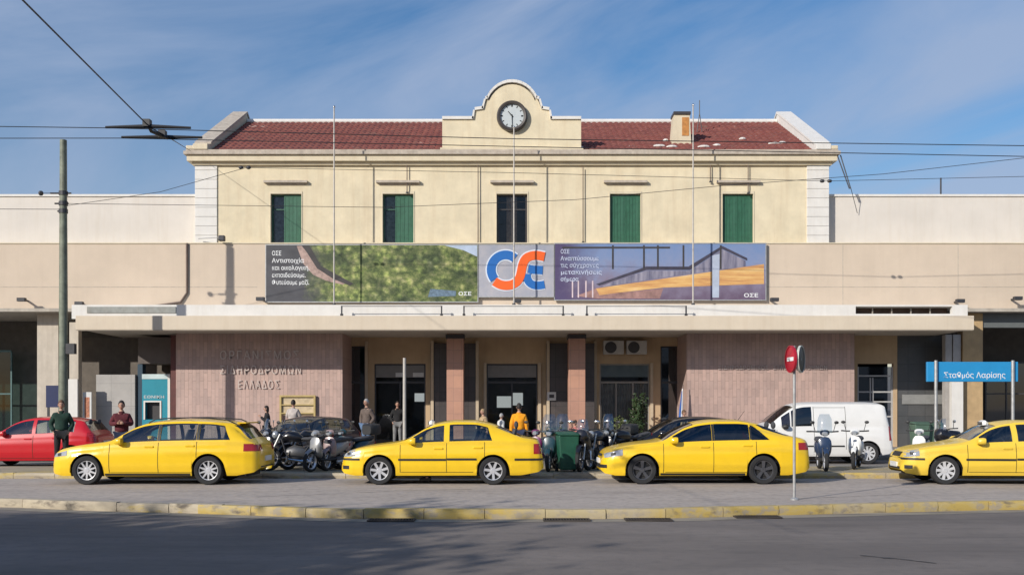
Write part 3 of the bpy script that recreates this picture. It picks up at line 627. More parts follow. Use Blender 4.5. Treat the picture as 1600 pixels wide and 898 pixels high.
def make_car(root, sp_, paint, rimtype, glass=carglass):
    L = sp_['L']; Wd = sp_['W']/2; zt_ = sp_['top']; zs_ = sp_['belt']; wc = sp_['wheels']; rw = sp_.get('rw', .315); ra = rw+.055; sill = sp_.get('sill', .2)
    ye = sp_.get('tumble', .70); fw = sp_.get('fw', FW); rwt = sp_.get('rwt', RWt)
    off = Vector((-L/2, 0, 0))
    def hw(x): return Wd*min(interp(fw, x), interp(rwt, L-x))
    def zb0(x): return interp([(0, sill+.10), (.08, sill+.03), (.3, sill-.01), (L-.5, sill), (L-.12, sill+.07), (L, sill+.16)], x)
    def zb(x):
        z = zb0(x)
        for c in wc:
            if abs(x-c) < ra: z = max(z, rw+math.sqrt(max(0, ra*ra-(x-c)**2)))
        return z
    def bulge(zn): return interp([(0, .925), (.10, .965), (.17, .968), (.24, .992), (.45, 1), (.70, .996), (.78, .974), (.9, .965), (1, .935)], zn)
    def ring(x):
        w = hw(x); t = sinterp(zt_, x); s = min(sinterp(zs_, x), t-.012); b = min(zb(x), s-.03); h = t-s
        k = max(0, min(1, (h-.07)/.3)); k = k*k*(3-2*k)
        P = []
        for tt in TT:
            z = b+tt*(s-b); P.append((w*bulge((z-sill)/(s-sill) if s > sill+.05 else tt), z))
        yE = w*(.84+(ye-.84)*k); zE = s+h*(.62+(.90-.62)*k)
        sy, sz = P[-1]
        for q_ in SIDE_S[1:]:
            P.append((sy+(yE-sy)*q_+.03*k*math.sin(math.pi*q_), sz+(zE-sz)*q_))
        for u in UU:
            P.append((yE*(1-u)**1, zE+(t-zE)*(1-(1-u)**2.3)))
        return P
    xs = set()
    for i in range(61): xs.add(round(L*(.5-.5*math.cos(math.pi*i/60)), 4))
    for i in range(1, int(L/.09)): xs.add(round(i*.09, 4))
    for c in wc:
        for a in range(0, 181, 10): xs.add(round(c+ra*math.cos(R(a)), 4))
    keys = [v for w in sp_['side_win'] for v in w[:2]]+list(sp_['screen'])+list(sp_['rear_screen'])
    xs = {x for x in xs if all(abs(x-k) > .02 for k in keys)} | set(keys); xs.add(0.0); xs.add(L)
    xs = sorted(x for x in xs if 0 <= x <= L)
    out = [xs[0]]
    for x in xs[1:]:
        if x-out[-1] > .006: out.append(x)
    xs = out
    rings = [ring(x) for x in xs]; nr = len(rings[0]); nT = len(TT)
    s0 = nT-1; e_row = s0+len(SIDE_S)-1
    body = MB(); lining = MB(); panes = {}
    full = []
    def shx(x, r_):
        q_ = 0 if r_ <= s0 else min(1, (r_-s0)/(e_row-s0)) if r_ <= e_row else max(0, 1-(r_-e_row)/2)
        return x-L/2+q_*sum(am*max(0, 1-abs(x-xb_)/wd) for (xb_, wd, am) in sp_.get('shear', []))
    for x, rg in zip(xs, rings):
        ids = []
        for r_, (y, z) in enumerate(rg): body.v.append((shx(x, r_), -y, z)); ids.append(len(body.v)-1)
        for r_, (y, z) in reversed(list(enumerate(rg[:-1]))): body.v.append((shx(x, r_), y, z)); ids.append(len(body.v)-1)
        full.append(ids)
    M = len(full[0])
    def cls(i, j):
        xa, xb = xs[i], xs[i+1]; xm = (xa+xb)/2; jj = j if j < nr-1 else M-2-j; side = 0 if j < nr-1 else 1
        rg = ring(xm)
        if s0+1 <= jj < e_row-1:
            for w, (a, b) in enumerate([q_[:2] for q_ in sp_['side_win']]):
                if a < xm < b and rg[e_row][1]-rg[s0][1] > .07: return ('side', w, side)
        if jj >= e_row+1:
            if sp_['screen'][0] < xm < sp_['screen'][1]: return ('windscreen',)
            if sp_['rear_screen'][0] < xm < sp_['rear_screen'][1]: return ('rear_window',)
        return None
    for i in range(len(xs)-1):
        for j in range(M-1):
            f = (full[i][j], full[i][j+1], full[i+1][j+1], full[i+1][j]); c = cls(i, j)
            if c: panes.setdefault(c, []).append(f)
            else:
                body.f.append(f); body.m.append(0)
                jj = j if j < nr-1 else M-2-j
                if jj >= s0: lining.quad(*[tuple(Vector(body.v[k])+Vector((0, -.025*math.copysign(1, body.v[k][1]) if abs(body.v[k][1]) > .05 else 0, -.03))) for k in f])
    body.f.append(tuple(full[0])); body.f.append(tuple(reversed(full[-1]))); body.m += [0, 0]
    bo = body.build('body', paint, root, smooth=True, auto=38)
    bmm = bmesh.new(); bmm.from_mesh(bo.data); bvh0 = BVHTree.FromBMesh(bmm); bmm.free()
    lining.build('cabin_lining', seatm, root)
    for c, fs in panes.items():
        mb = MB(); mp_ = {}
        for f in fs:
            ids = []
            for k in f:
                if k not in mp_:
                    v = Vector(body.v[k]); n = Vector((0, 1 if v.y > 0 else -1, .3)) if c[0] == 'side' else Vector((0, 0, 1))
                    mb.v.append(tuple(v-n*.006)); mp_[k] = len(mb.v)-1
                ids.append(mp_[k])
            mb.f.append(tuple(ids)); mb.m.append(0)
        mb.build('side_window' if c[0] == 'side' else c[0], glass, root, smooth=True)
        # rubber seal around the opening
    # pane extents full shell for ray tests
    fullmb = MB(); fullmb.v = list(body.v); fullmb.f = list(body.f)+[f for fs in panes.values() for f in fs]
    tm = bpy.data.meshes.new('t'); tm.from_pydata(fullmb.v, [], fullmb.f); bmm = bmesh.new(); bmm.from_mesh(tm); bvh = BVHTree.FromBMesh(bmm); bmm.free(); bpy.data.meshes.remove(tm)
    def hit(d, u, v):
        if d == 'L': o, r = Vector((u-L/2, -3, v)), Vector((0, 1, 0))
        elif d == 'R': o, r = Vector((u-L/2, 3, v)), Vector((0, -1, 0))
        elif d == 'F': o, r = Vector((-L, u, v)), Vector((1, 0, 0))
        elif d == 'B': o, r = Vector((L, u, v)), Vector((-1, 0, 0))
        else: o, r = Vector((u-L/2, v, 4)), Vector((0, 0, -1))
        p, n, _, _ = bvh.ray_cast(o, r)
        return (p, n if n.dot(r) < 0 else -n) if p else (None, None)
    def patch(name, m, d, u0, u1, v0, v1, nu=10, nv=4, off=.006, par=None):
        mb = MB(); g = {}
        f0 = v0 if callable(v0) else (lambda u: v0); f1 = v1 if callable(v1) else (lambda u: v1)
        for i in range(nu+1):
            u = u0+(u1-u0)*i/nu
            for j in range(nv+1):
                v = f0(u)+(f1(u)-f0(u))*j/nv; p, n = hit(d, u, v)
                if p is not None: mb.v.append(tuple(p+n*off)); g[i, j] = len(mb.v)-1
        for i in range(nu):
            for j in range(nv):
                k = [(i,j),(i+1,j),(i+1,j+1),(i,j+1)]
                if all(q_ in g for q_ in k): mb.f.append(tuple(g[q_] for q_ in k)); mb.m.append(0)
        if mb.f: return mb.build(name, m, par or root, smooth=True)
    both = ('L', 'R')
    for d in both:
        for (x, z0, z1) in sp_.get('seams', []):
            patch('door_gap', seam, d, x-.006, x+.006, z0, z1, 1, 16, .003)
        for (x0, x1, z) in sp_.get('hseams', []): patch('door_gap', seam, d, x0, x1, z-.005, z+.005, 24, 1, .003)
        for (x, z) in sp_.get('handles', []):
            p, n = hit(d, x, z)
            if p is None: continue
            mb = MB(); mb.box(p.x-.1, p.x+.1, p.y-.022, p.y+.022, z-.02, z+.018); mb.build('door_handle', sp_.get('handle_mat', paint), root, bevel=.008)
        if 'mould' in sp_:
            for (x0, x1, z) in sp_['mould']: patch('side_moulding', trimblk, d, x0, x1, z-.022, z+.022, 30, 2, .012)
        if 'sill_dark' in sp_: patch('sill_trim', trimblk, d, wc[0]+ra+.03, wc[1]-ra-.03, sill+.003, sill+.05, 20, 1, .004)
        h = sp_['head']; hl = patch('headlight', lampglass, d, *h, 8, 4, .007)
        if hl:
            patch('lamp_bowl', trimblk, d, h[0]+(h[1]-h[0])*.35, h[0]+(h[1]-h[0])*.62, (lambda u: sum(((f(u) if callable(f) else f) for f in h[2:4]))/2-.03), (lambda u: sum(((f(u) if callable(f) else f) for f in h[2:4]))/2+.03), 4, 3, .010, hl)
        patch('tail_light', redlens, d, *sp_['tail'], 8, 4, .007)
        for (x0, x1, z0, z1, mm) in sp_.get('extra_side', []): patch('trim_piece', mm, d, x0, x1, z0, z1, 10, 3, .006)
    for (y0, y1, z0, z1, nm, mm) in sp_.get('front', []): patch(nm, mm, 'F', y0, y1, z0, z1, 16, 4, .008)
    for (y0, y1, z0, z1, nm, mm) in sp_.get('rear', []): patch(nm, mm, 'B', y0, y1, z0, z1, 16, 4, .008)
    for xx, dr, nm in ((0, 'F', 'front_plate'), (1, 'B', 'rear_plate')):
        z = sp_.get('plate_z', (.42, .62))[xx]; p, n = hit(dr, 0, z)
        if p is not None:
            mb = MB(); s_ = -1 if dr == 'F' else 1; mb.box(min(p.x, p.x+.03*s_), max(p.x, p.x+.03*s_), -.26, .26, z-.055, z+.055); mb.build(nm, plate, root)
    # mirrors
    mx_, mz_ = sp_['mirror']
    for s_, d in ((-1, 'L'), (1, 'R')):
        p, n = hit(d, mx_, mz_-.02)
        if p is None: continue
        mb = MB(); mb.loft([(p.x-.10, p.y+s_*.10, .05, mz_-.03, mz_+.06), (p.x-.06, p.y+s_*.10, .09, mz_-.05, mz_+.09), (p.x+.02, p.y+s_*.10, .10, mz_-.055, mz_+.10), (p.x+.06, p.y+s_*.10, .095, mz_-.05, mz_+.095)], 12)
        mm = mb.build('wing_mirror', sp_.get('mirror_mat', paint), root, smooth=True)
        mb = MB(); mb.box(p.x-.03, p.x+.02, min(p.y, p.y+s_*.06), max(p.y, p.y+s_*.06), mz_-.05, mz_-.01); mb.build('mirror_stalk', trimblk, mm)
    # underbody and arches
    mb = MB(); yy = Wd*.86
    mb.box(-L/2+.28, L/2-.30, -Wd*.55, Wd*.55, sill-.03, sill+.22)
    mb.box(-L/2+wc[0]+ra+.05, -L/2+wc[1]-ra-.05, -yy, yy, sill-.025, sill+.2); mb.build('underbody', trimblk, root)
    for c in wc:
        for s_ in (-1, 1):
            mb = MB(); y1 = hw(c)*.955; y0 = y1-.36
            mb.lathe([(0, y0), (ra+.004, y0), (ra+.004, y1)], (c-L/2, 0, rw), 'y', 22, R(-8), R(188))
            if s_ < 0: mb.v = [(a, -b, cc) for (a, b, cc) in mb.v]
            mb.build('wheel_arch', trimblk, root)
    # interior
    fx = sp_['screen'][1]+.25-L/2; zb_ = sill+.08
    for (x, ys) in ((fx+.15, (-.36, .36)), (fx+1.0, (-.3, .3))):
        if x > L/2-1.0 and not sp_.get('long'): pass
        if sp_.get('van') and x > fx+.5: continue
        for y in ys:
            mb = MB(); mb.loft([(x-.05, y, .22, zb_+.28, zb_+.48), (x+.42, y, .23, zb_+.24, zb_+.44)], 10)
            st = mb.build('seat', seatm, root, smooth=True)
            mb = MB(); v = []
            mb.loft([(0, y, .21, -.06, .06), (.35, y, .24, -.065, .065), (.58, y, .18, -.05, .05)], 10)
            mb.v = [(x+.44+a*.30-c, b, zb_+.38+a*.95) for (a, b, c) in mb.v]; mb.build('seat_back', seatm, st, smooth=True)
            mb = MB(); mb.ell((x+.63, y, zb_+1.02), (.05, .12, .085), 10, 6); mb.build('headrest', seatm, st, smooth=True)
    zd = sinterp(zs_, sp_['screen'][1])-.04
    mb = MB(); mb.loft([(sp_['screen'][0]-L/2+.1, 0, Wd*.8, zd-.3, zd-.02), (fx-.25, 0, Wd*.82, zd-.32, zd), (fx-.12, 0, Wd*.8, zd-.3, zd-.08)], 12); mb.build('dashboard', trimblk, root, smooth=True)
    mb = MB(); cs = Vector((fx-.0, -.36, zd-.02)); pts = [cs+Vector((-.08*math.sin(a)*.9, .18*math.cos(a), .17*math.sin(a))) for a in [2*math.pi*k/20 for k in range(21)]]
    mb.tube(pts, .014, 6); mb.build('steering_wheel', trimblk, root)
    # wheels
    for c in wc:
        for s_ in (-1, 1):
            y = s_*(hw(c)-.11); P0 = Vector((c-L/2, y, rw))
            mb = MB(); t = .105; rr_ = rw*.665
            mb.lathe([(rr_, -t*.7), (rr_+.02, -t*.95), (rw*.93, -t), (rw*.99, -t*.8), (rw, -t*.4), (rw, t*.4), (rw*.99, t*.8), (rw*.93, t), (rr_+.02, t*.95), (rr_, t*.7)], (0, 0, 0), 'y', 36)
            wh = mb.build('wheel', rubber, root, smooth=True); wh.location = P0
            mb = MB(); o_ = s_*t*.72
            rm = {'alloy10': alloy, 'alloy7': alloy, 'dark5': darkrim, 'hub': hubcap}[rimtype]
            mb.lathe([(rr_+.004, -t*.7*s_), (rr_-.01, o_*.2), (rr_-.012, o_*.95), (rr_+.006, o_)], (0, 0, 0), 'y', 36)
            n = {'alloy10': 10, 'alloy7': 7, 'dark5': 5, 'hub': 9}[rimtype]; wd = {'alloy10': .34, 'alloy7': .5, 'dark5': .5, 'hub': .72}[rimtype]
            for k in range(n):
                a = 2*math.pi*k/n+.3
                for (r0, r1) in ((.03, rr_-.005),):
                    w0 = .026; w1 = wd*math.pi*rr_/n*.62
                    d_ = Vector((math.cos(a), 0, math.sin(a))); tt = Vector((-d_.z, 0, d_.x))
                    A = [d_*r0-tt*w0, d_*r0+tt*w0, d_*r1+tt*w1, d_*r1-tt*w1]
                    i = len(mb.v)
                    yo = [o_*.78, o_*.78, o_*.93, o_*.93]
                    mb.v += [(p.x, yo[q_], p.z) for q_, p in enumerate(A)]+[(p.x, yo[q_]-s_*.03, p.z) for q_, p in enumerate(A)]
                    for f in ((0,1,2,3),(4,5,6,7),(0,1,5,4),(1,2,6,5),(2,3,7,6),(3,0,4,7)): mb.f.append(tuple(i+q_ for q_ in f)); mb.m.append(0)
            mb.lathe([(0, o_*.92), (.05, o_*.9), (.062, o_*.72), (.062, o_*.5)], (0, 0, 0), 'y', 16)
            mb.build('rim', rm, wh, smooth=True, auto=30)
            mb = MB(); mb.lathe([(0, o_*.1), (rr_-.004, o_*.1)], (0, 0, 0), 'y', 24); mb.lathe([(.02, o_*.3), (.14, o_*.3), (.14, o_*.1)], (0, 0, 0), 'y', 24); mb.build('brake_disc', mat('brake_dark', (.035, .034, .034), .5, metal=.3), wh)
    return hit, patch
def roof_sign(root, x, z, m=vis):
    mb = MB(); mb.loft([(x-.06, 0, .17, z, z+.09), (x, 0, .20, z, z+.13), (x+.06, 0, .17, z, z+.09)], 12, 4); s = mb.build('roof_sign', m, root, smooth=True)
    t = text('TAXI', .11, (x-.075, .14, z+.015), black, s, 'lettering', .004, width=.28, rz=R(-90))
def antenna(root, x, z):
    mb = MB(); mb.tube([(x, 0, z), (x+.16, 0, z+.22)], [.008, .004], 5); mb.build('antenna', trimblk, root)
WAG = dict(L=4.66, W=1.81, wheels=(.875, 3.56), rw=.318, sill=.2,
    top=[(0,.50),(.02,.60),(.08,.70),(.2,.775),(.45,.845),(.8,.905),(1.15,.95),(1.32,.985),(1.6,1.15),(1.9,1.30),(2.15,1.385),(2.5,1.43),(3.0,1.445),(3.5,1.43),(3.9,1.395),(4.12,1.355),(4.25,1.28),(4.42,1.08),(4.52,.97),(4.6,.90),(4.645,.78),(4.66,.62)],
    belt=[(0,.46),(.08,.64),(.25,.74),(.6,.81),(1.1,.86),(1.4,.90),(2.5,.935),(3.6,.955),(4.3,.965),(4.5,.93),(4.62,.82),(4.66,.6)],
    shear=[(4.08,.5,-.26)], extra_side=[(2.425,2.485,.965,1.33,trimblk),(3.285,3.345,.985,1.34,trimblk)], side_win=[(1.62,2.42),(2.49,3.28),(3.35,4.08)], screen=(1.36,2.02), rear_screen=(4.16,4.46),
    seams=[(1.38,.26,.90),(2.455,.26,.93),(3.30,.60,.95)], hseams=[(1.4,3.18,.27)], handles=[(2.25,.84),(3.15,.86)],
    head=(.07,.42,lambda u: .60+.12*(u-.07),lambda u: .665+.24*(u-.07)), tail=(4.33,4.64,lambda u: .74+.0*(u),lambda u: .90), mirror=(1.62,.94),
    front=[(-.38,.38,.60,.655,'grille',trimblk),(-.6,.6,.36,.43,'lower_grille',trimblk)], rear=[(-.62,.62,.30,.40,'rear_valance',trimblk),(.46,.82,.74,.88,'tail_light',redlens),(-.82,-.46,.74,.88,'tail_light',redlens)], plate_z=(.50,.56), sill_dark=1)
LIFT = dict(L=4.66, W=1.81, wheels=(.89, 3.58), rw=.318, sill=.2,
    top=[(0,.50),(.02,.60),(.08,.70),(.2,.78),(.45,.85),(.8,.915),(1.15,.955),(1.32,.985),(1.6,1.14),(1.95,1.31),(2.2,1.39),(2.6,1.435),(3.0,1.435),(3.35,1.395),(3.7,1.30),(4.0,1.185),(4.25,1.09),(4.42,1.045),(4.56,1.02),(4.61,.95),(4.64,.80),(4.66,.62)],
    belt=[(0,.46),(.08,.64),(.25,.74),(.6,.82),(1.1,.87),(1.4,.90),(2.5,.935),(3.6,.96),(4.1,.975),(4.45,.96),(4.6,.86),(4.66,.6)],
    shear=[(3.80,.5,-.36)], extra_side=[(2.445,2.495,.965,1.33,trimblk),(3.285,3.325,.99,1.27,trimblk)], side_win=[(1.58,2.44),(2.50,3.28),(3.33,3.80)], screen=(1.36,2.06), rear_screen=(3.55,4.20),
    seams=[(1.36,.26,.90),(2.47,.26,.93),(3.42,.62,.95)], hseams=[(1.4,3.2,.27)], handles=[(2.28,.83),(3.22,.86)],
    head=(.07,.46,lambda u: .58+.16*(u-.07),lambda u: .675+.26*(u-.07)), tail=(4.36,4.64,lambda u: .76,lambda u: .92), mirror=(1.60,.95),
    front=[(-.38,.38,.60,.655,'grille',trimblk),(-.72,-.45,.355,.43,'lower_grille',trimblk),(-.40,.40,.34,.43,'lower_grille',trimblk),(.45,.72,.355,.43,'lower_grille',trimblk)], rear=[(-.62,.62,.30,.38,'rear_valance',trimblk)], plate_z=(.50,.66), sill_dark=1)
OLD = dict(L=4.51, W=1.73, wheels=(.875, 3.385), rw=.308, sill=.21,
    top=[(0,.46),(.02,.58),(.1,.70),(.25,.775),(.6,.86),(1.0,.915),(1.25,.95),(1.38,.99),(1.65,1.14),(1.95,1.30),(2.2,1.38),(2.6,1.425),(2.95,1.42),(3.3,1.36),(3.62,1.25),(3.9,1.13),(4.1,1.055),(4.3,1.02),(4.39,.99),(4.43,.90),(4.46,.72),(4.49,.60),(4.51,.52)],
    belt=[(0,.43),(.1,.65),(.25,.73),(.6,.80),(1.1,.86),(1.4,.90),(2.4,.925),(3.4,.95),(4.0,.965),(4.35,.94),(4.43,.85),(4.51,.48)],
    shear=[(3.40,.45,-.16)], side_win=[(1.62,2.30),(2.42,3.40)], screen=(1.42,2.02), rear_screen=(3.5,4.0),
    seams=[(1.34,.27,.88),(2.36,.27,.92),(3.20,.58,.94)], hseams=[(1.36,2.95,.28)], handles=[(2.18,.80),(3.05,.82)],
    mould=[(1.30,2.35,.555),(2.37,3.02,.565),(.01,.44,.56),(3.86,4.50,.56)], handle_mat=yel,
    head=(.06,.34,lambda u: .60+.10*(u-.06),lambda u: .71+.22*(u-.06)), tail=(4.28,4.47,lambda u: .68,lambda u: .90), mirror=(1.62,.94),
    front=[(-.32,.32,.60,.70,'grille',trimblk),(-.45,.45,.30,.38,'lower_grille',trimblk)], rear=[], plate_z=(.42,.72), extra_side=[(.05,.20,.34,.42,trimblk)])
HATCH = dict(L=4.0, W=1.70, wheels=(.80, 3.28), rw=.30, sill=.2,
    top=[(0,.48),(.03,.62),(.12,.74),(.4,.87),(.8,.95),(1.05,1.0),(1.3,1.13),(1.6,1.30),(1.9,1.41),(2.3,1.46),(2.8,1.455),(3.3,1.41),(3.55,1.35),(3.75,1.13),(3.86,1.0),(3.95,.9),(3.98,.7),(4.0,.55)],
    belt=[(0,.44),(.12,.68),(.5,.80),(1.0,.87),(1.3,.90),(2.4,.94),(3.4,.99),(3.75,.97),(3.92,.86),(4.0,.5)],
    side_win=[(1.35,2.15),(2.25,2.85),(2.98,3.35)], screen=(1.1,1.75), rear_screen=(3.56,3.80),
    seams=[(1.12,.26,.88),(2.20,.26,.92),(2.95,.5,.95)], hseams=[(1.15,2.9,.27)], handles=[(2.05,.82),(2.85,.84)],
    head=(.06,.38,lambda u: .62+.16*(u-.06),lambda u: .74+.2*(u-.06)), tail=(3.72,3.95,lambda u: .74,lambda u: 1.0), mirror=(1.36,.95),
    front=[(-.4,.4,.55,.62,'grille',trimblk),(-.6,.6,.30,.40,'lower_grille',trimblk)], rear=[(-.6,.6,.28,.38,'rear_valance',trimblk)], plate_z=(.45,.70))
VAN = dict(L=4.9, W=1.90, wheels=(.93, 4.12), rw=.33, sill=.24, tumble=.80, van=1,
    fw=[(0,.66),(.05,.78),(.15,.86),(.35,.93),(.7,.98),(1.1,1)], rwt=[(0,.90),(.03,.95),(.1,.98),(.3,1)],
    top=[(0,.62),(.04,.80),(.15,.94),(.4,1.05),(.75,1.15),(1.15,1.24),(1.4,1.42),(1.7,1.66),(1.95,1.82),(2.2,1.88),(2.6,1.90),(4.0,1.90),(4.55,1.88),(4.68,1.82),(4.76,1.5),(4.84,1.1),(4.88,.8),(4.9,.55)],
    belt=[(0,.56),(.15,.84),(.5,.98),(1.0,1.06),(1.6,1.10),(4.6,1.12),(4.8,1.0),(4.9,.5)],
    side_win=[(1.5,1.76),(1.80,2.42)], screen=(1.2,1.88), rear_screen=(4.70,4.78),
    seams=[(1.35,.3,1.05),(2.48,.3,1.75),(3.45,.45,1.75)], hseams=[(2.48,3.45,1.72),(1.2,2.3,.33)], handles=[(2.34,1.0),(2.65,1.0)],
    head=(.08,.42,lambda u: .78+.1*(u-.06),lambda u: .93+.2*(u-.06)), tail=(4.76,4.87,lambda u: .72,lambda u: 1.15), mirror=(1.6,1.12), mirror_mat=trimblk,
    mould=[(1.2,3.4,.55)], handle_mat=trimblk, front=[(-.5,.5,.62,.72,'grille',trimblk)], rear=[(-.8,.8,.34,.46,'rear_bumper',trimblk)], plate_z=(.5,.8))
TG = 'yellow taxis queuing in the lane'
def place_nose(name, sp_, wheel_px, y_near, label, cat, group=None, rz=0):
    d = y_near; xn = X(wheel_px, d)-sp_['wheels'][0]
    return empty(name, (xn+sp_['L']/2, y_near+sp_['W']/2, 0), rz, label, cat, group)
t1 = place_nose('taxi', WAG, 134, 22.0, 'yellow estate taxi with roof rails and silver alloys, leftmost in the row', 'taxi', TG)
make_car(t1, WAG, yel, 'alloy10')
for s_ in (-1, 1):
    mb = MB(); pts = [(x-2.33, s_*(.585), sinterp(WAG['top'], x)+.02-(.045 if x in (2.15, 4.1) else -.012)) for x in (2.15, 2.3, 2.7, 3.1, 3.5, 3.9, 4.1)]; mb.tube(pts, .015, 6); mb.build('roof_rail', trimblk, t1)
mb = MB(); mb.box(1.78, 1.98, -.55, .55, 1.345, 1.375); mb.build('spoiler', yel, t1, bevel=.01)
t2 = place_nose('taxi', OLD, 592, 22.0, 'yellow older saloon taxi with black side mouldings and white roof sign, second from left', 'taxi', TG)
make_car(t2, OLD, yel, 'alloy7'); roof_sign(t2, 1.98-2.255, 1.30)
t3 = place_nose('taxi', LIFT, 1004, 22.15, 'yellow liftback taxi with black wheels and tinted windows behind the no entry sign', 'taxi', TG)
make_car(t3, LIFT, yel, 'dark5', darkglass); antenna(t3, 3.2-2.33, 1.41)
OLD4 = dict(OLD); OLD4['handle_mat'] = yel2
t4 = place_nose('taxi', OLD4, 1471, 22.05, 'pale yellow saloon taxi with silver hubcaps, cut off by the right edge', 'taxi', TG)
t4.rotation_euler.z = R(-6); t4.location.x += .20; t4.location.y -= .12; make_car(t4, OLD4, yel2, 'hub'); roof_sign(t4, 1.95-2.255, 1.29)
# parked cars behind
c = empty('parked_car', (X(165, 29.2)-2.05, 28.6+.85, 0), 0, 'red hatchback parked behind the left estate taxi', 'car', 'cars parked behind the taxi row'); make_car(c, HATCH, redp, 'alloy7')
c = empty('parked_car', (X(473, 30.0), 30.2, 0), R(62), 'dark blue hatchback parked at an angle behind the motorcycles', 'car', 'cars parked behind the taxi row'); make_car(c, HATCH, navy, 'alloy7', darkglass)
c = empty('parked_car', (X(1010, 28.9)+1.0, 29.5, 0), R(4), 'black hatchback mostly hidden behind the front of the black-wheeled taxi', 'car', 'cars parked behind the taxi row'); make_car(c, HATCH, blk, 'alloy7', carglass)
c = empty('white_van', (X(1397, 30.4)-2.45, 30.4+.95, 0), 0, 'white panel van parked in front of the right tiled wall', 'van'); make_car(c, VAN, vanw, 'hub', darkglass)
# ---------------- people ----------------
def skin(vs, es, rad, root=0, sub=2):
    me = bpy.data.meshes.new('s'); me.from_pydata(vs, es, []); o = bpy.data.objects.new('s', me); COL.objects.link(o)
    o.modifiers.new('k', 'SKIN')
    sv = me.skin_vertices[0].data
    for i, r in enumerate(rad): sv[i].radius = r if isinstance(r, tuple) else (r, r); sv[i].use_root = (i == root)
    m = o.modifiers.new('u', 'SUBSURF'); m.levels = sub; m.render_levels = sub
    dg = bpy.context.evaluated_depsgraph_get(); dg.update(); out = bpy.data.meshes.new_from_object(o.evaluated_get(dg)); bpy.data.objects.remove(o)
    return out
def from_mesh(mb, me, sc=1):
    i = len(mb.v); mb.v += [tuple(v.co) for v in me.vertices]
    for p in me.polygons: mb.f.append(tuple(i+k for k in p.vertices)); mb.m.append(mb.cur)
SKINM = mat('skin', (.42, .24, .17), .6, var=.08)
HAIRS = {k: mat('hair_'+k, c, .7, var=.3, scale=30) for k, c in (('dark', (.02, .015, .012)), ('grey', (.35, .34, .33)), ('brown', (.12, .06, .03)), ('fair', (.38, .26, .14)))}
def cloth(nm, c): return mat('cloth_'+nm, c, .9, var=.25, scale=9, bump=.4, bscale=25)
CL = {k: cloth(k, c) for k, c in dict(black=(.015,.015,.017), maroon=(.10,.015,.022), green=(.012,.04,.028), greybrown=(.12,.09,.075), jeans=(.10,.16,.26), orange=(.85,.33,.01), pale=(.45,.40,.37), tan=(.42,.30,.17), navy=(.02,.03,.07), grey=(.2,.2,.2), blue=(.04,.14,.38), pinkish=(.5,.16,.14), white=(.6,.6,.58)).items()}
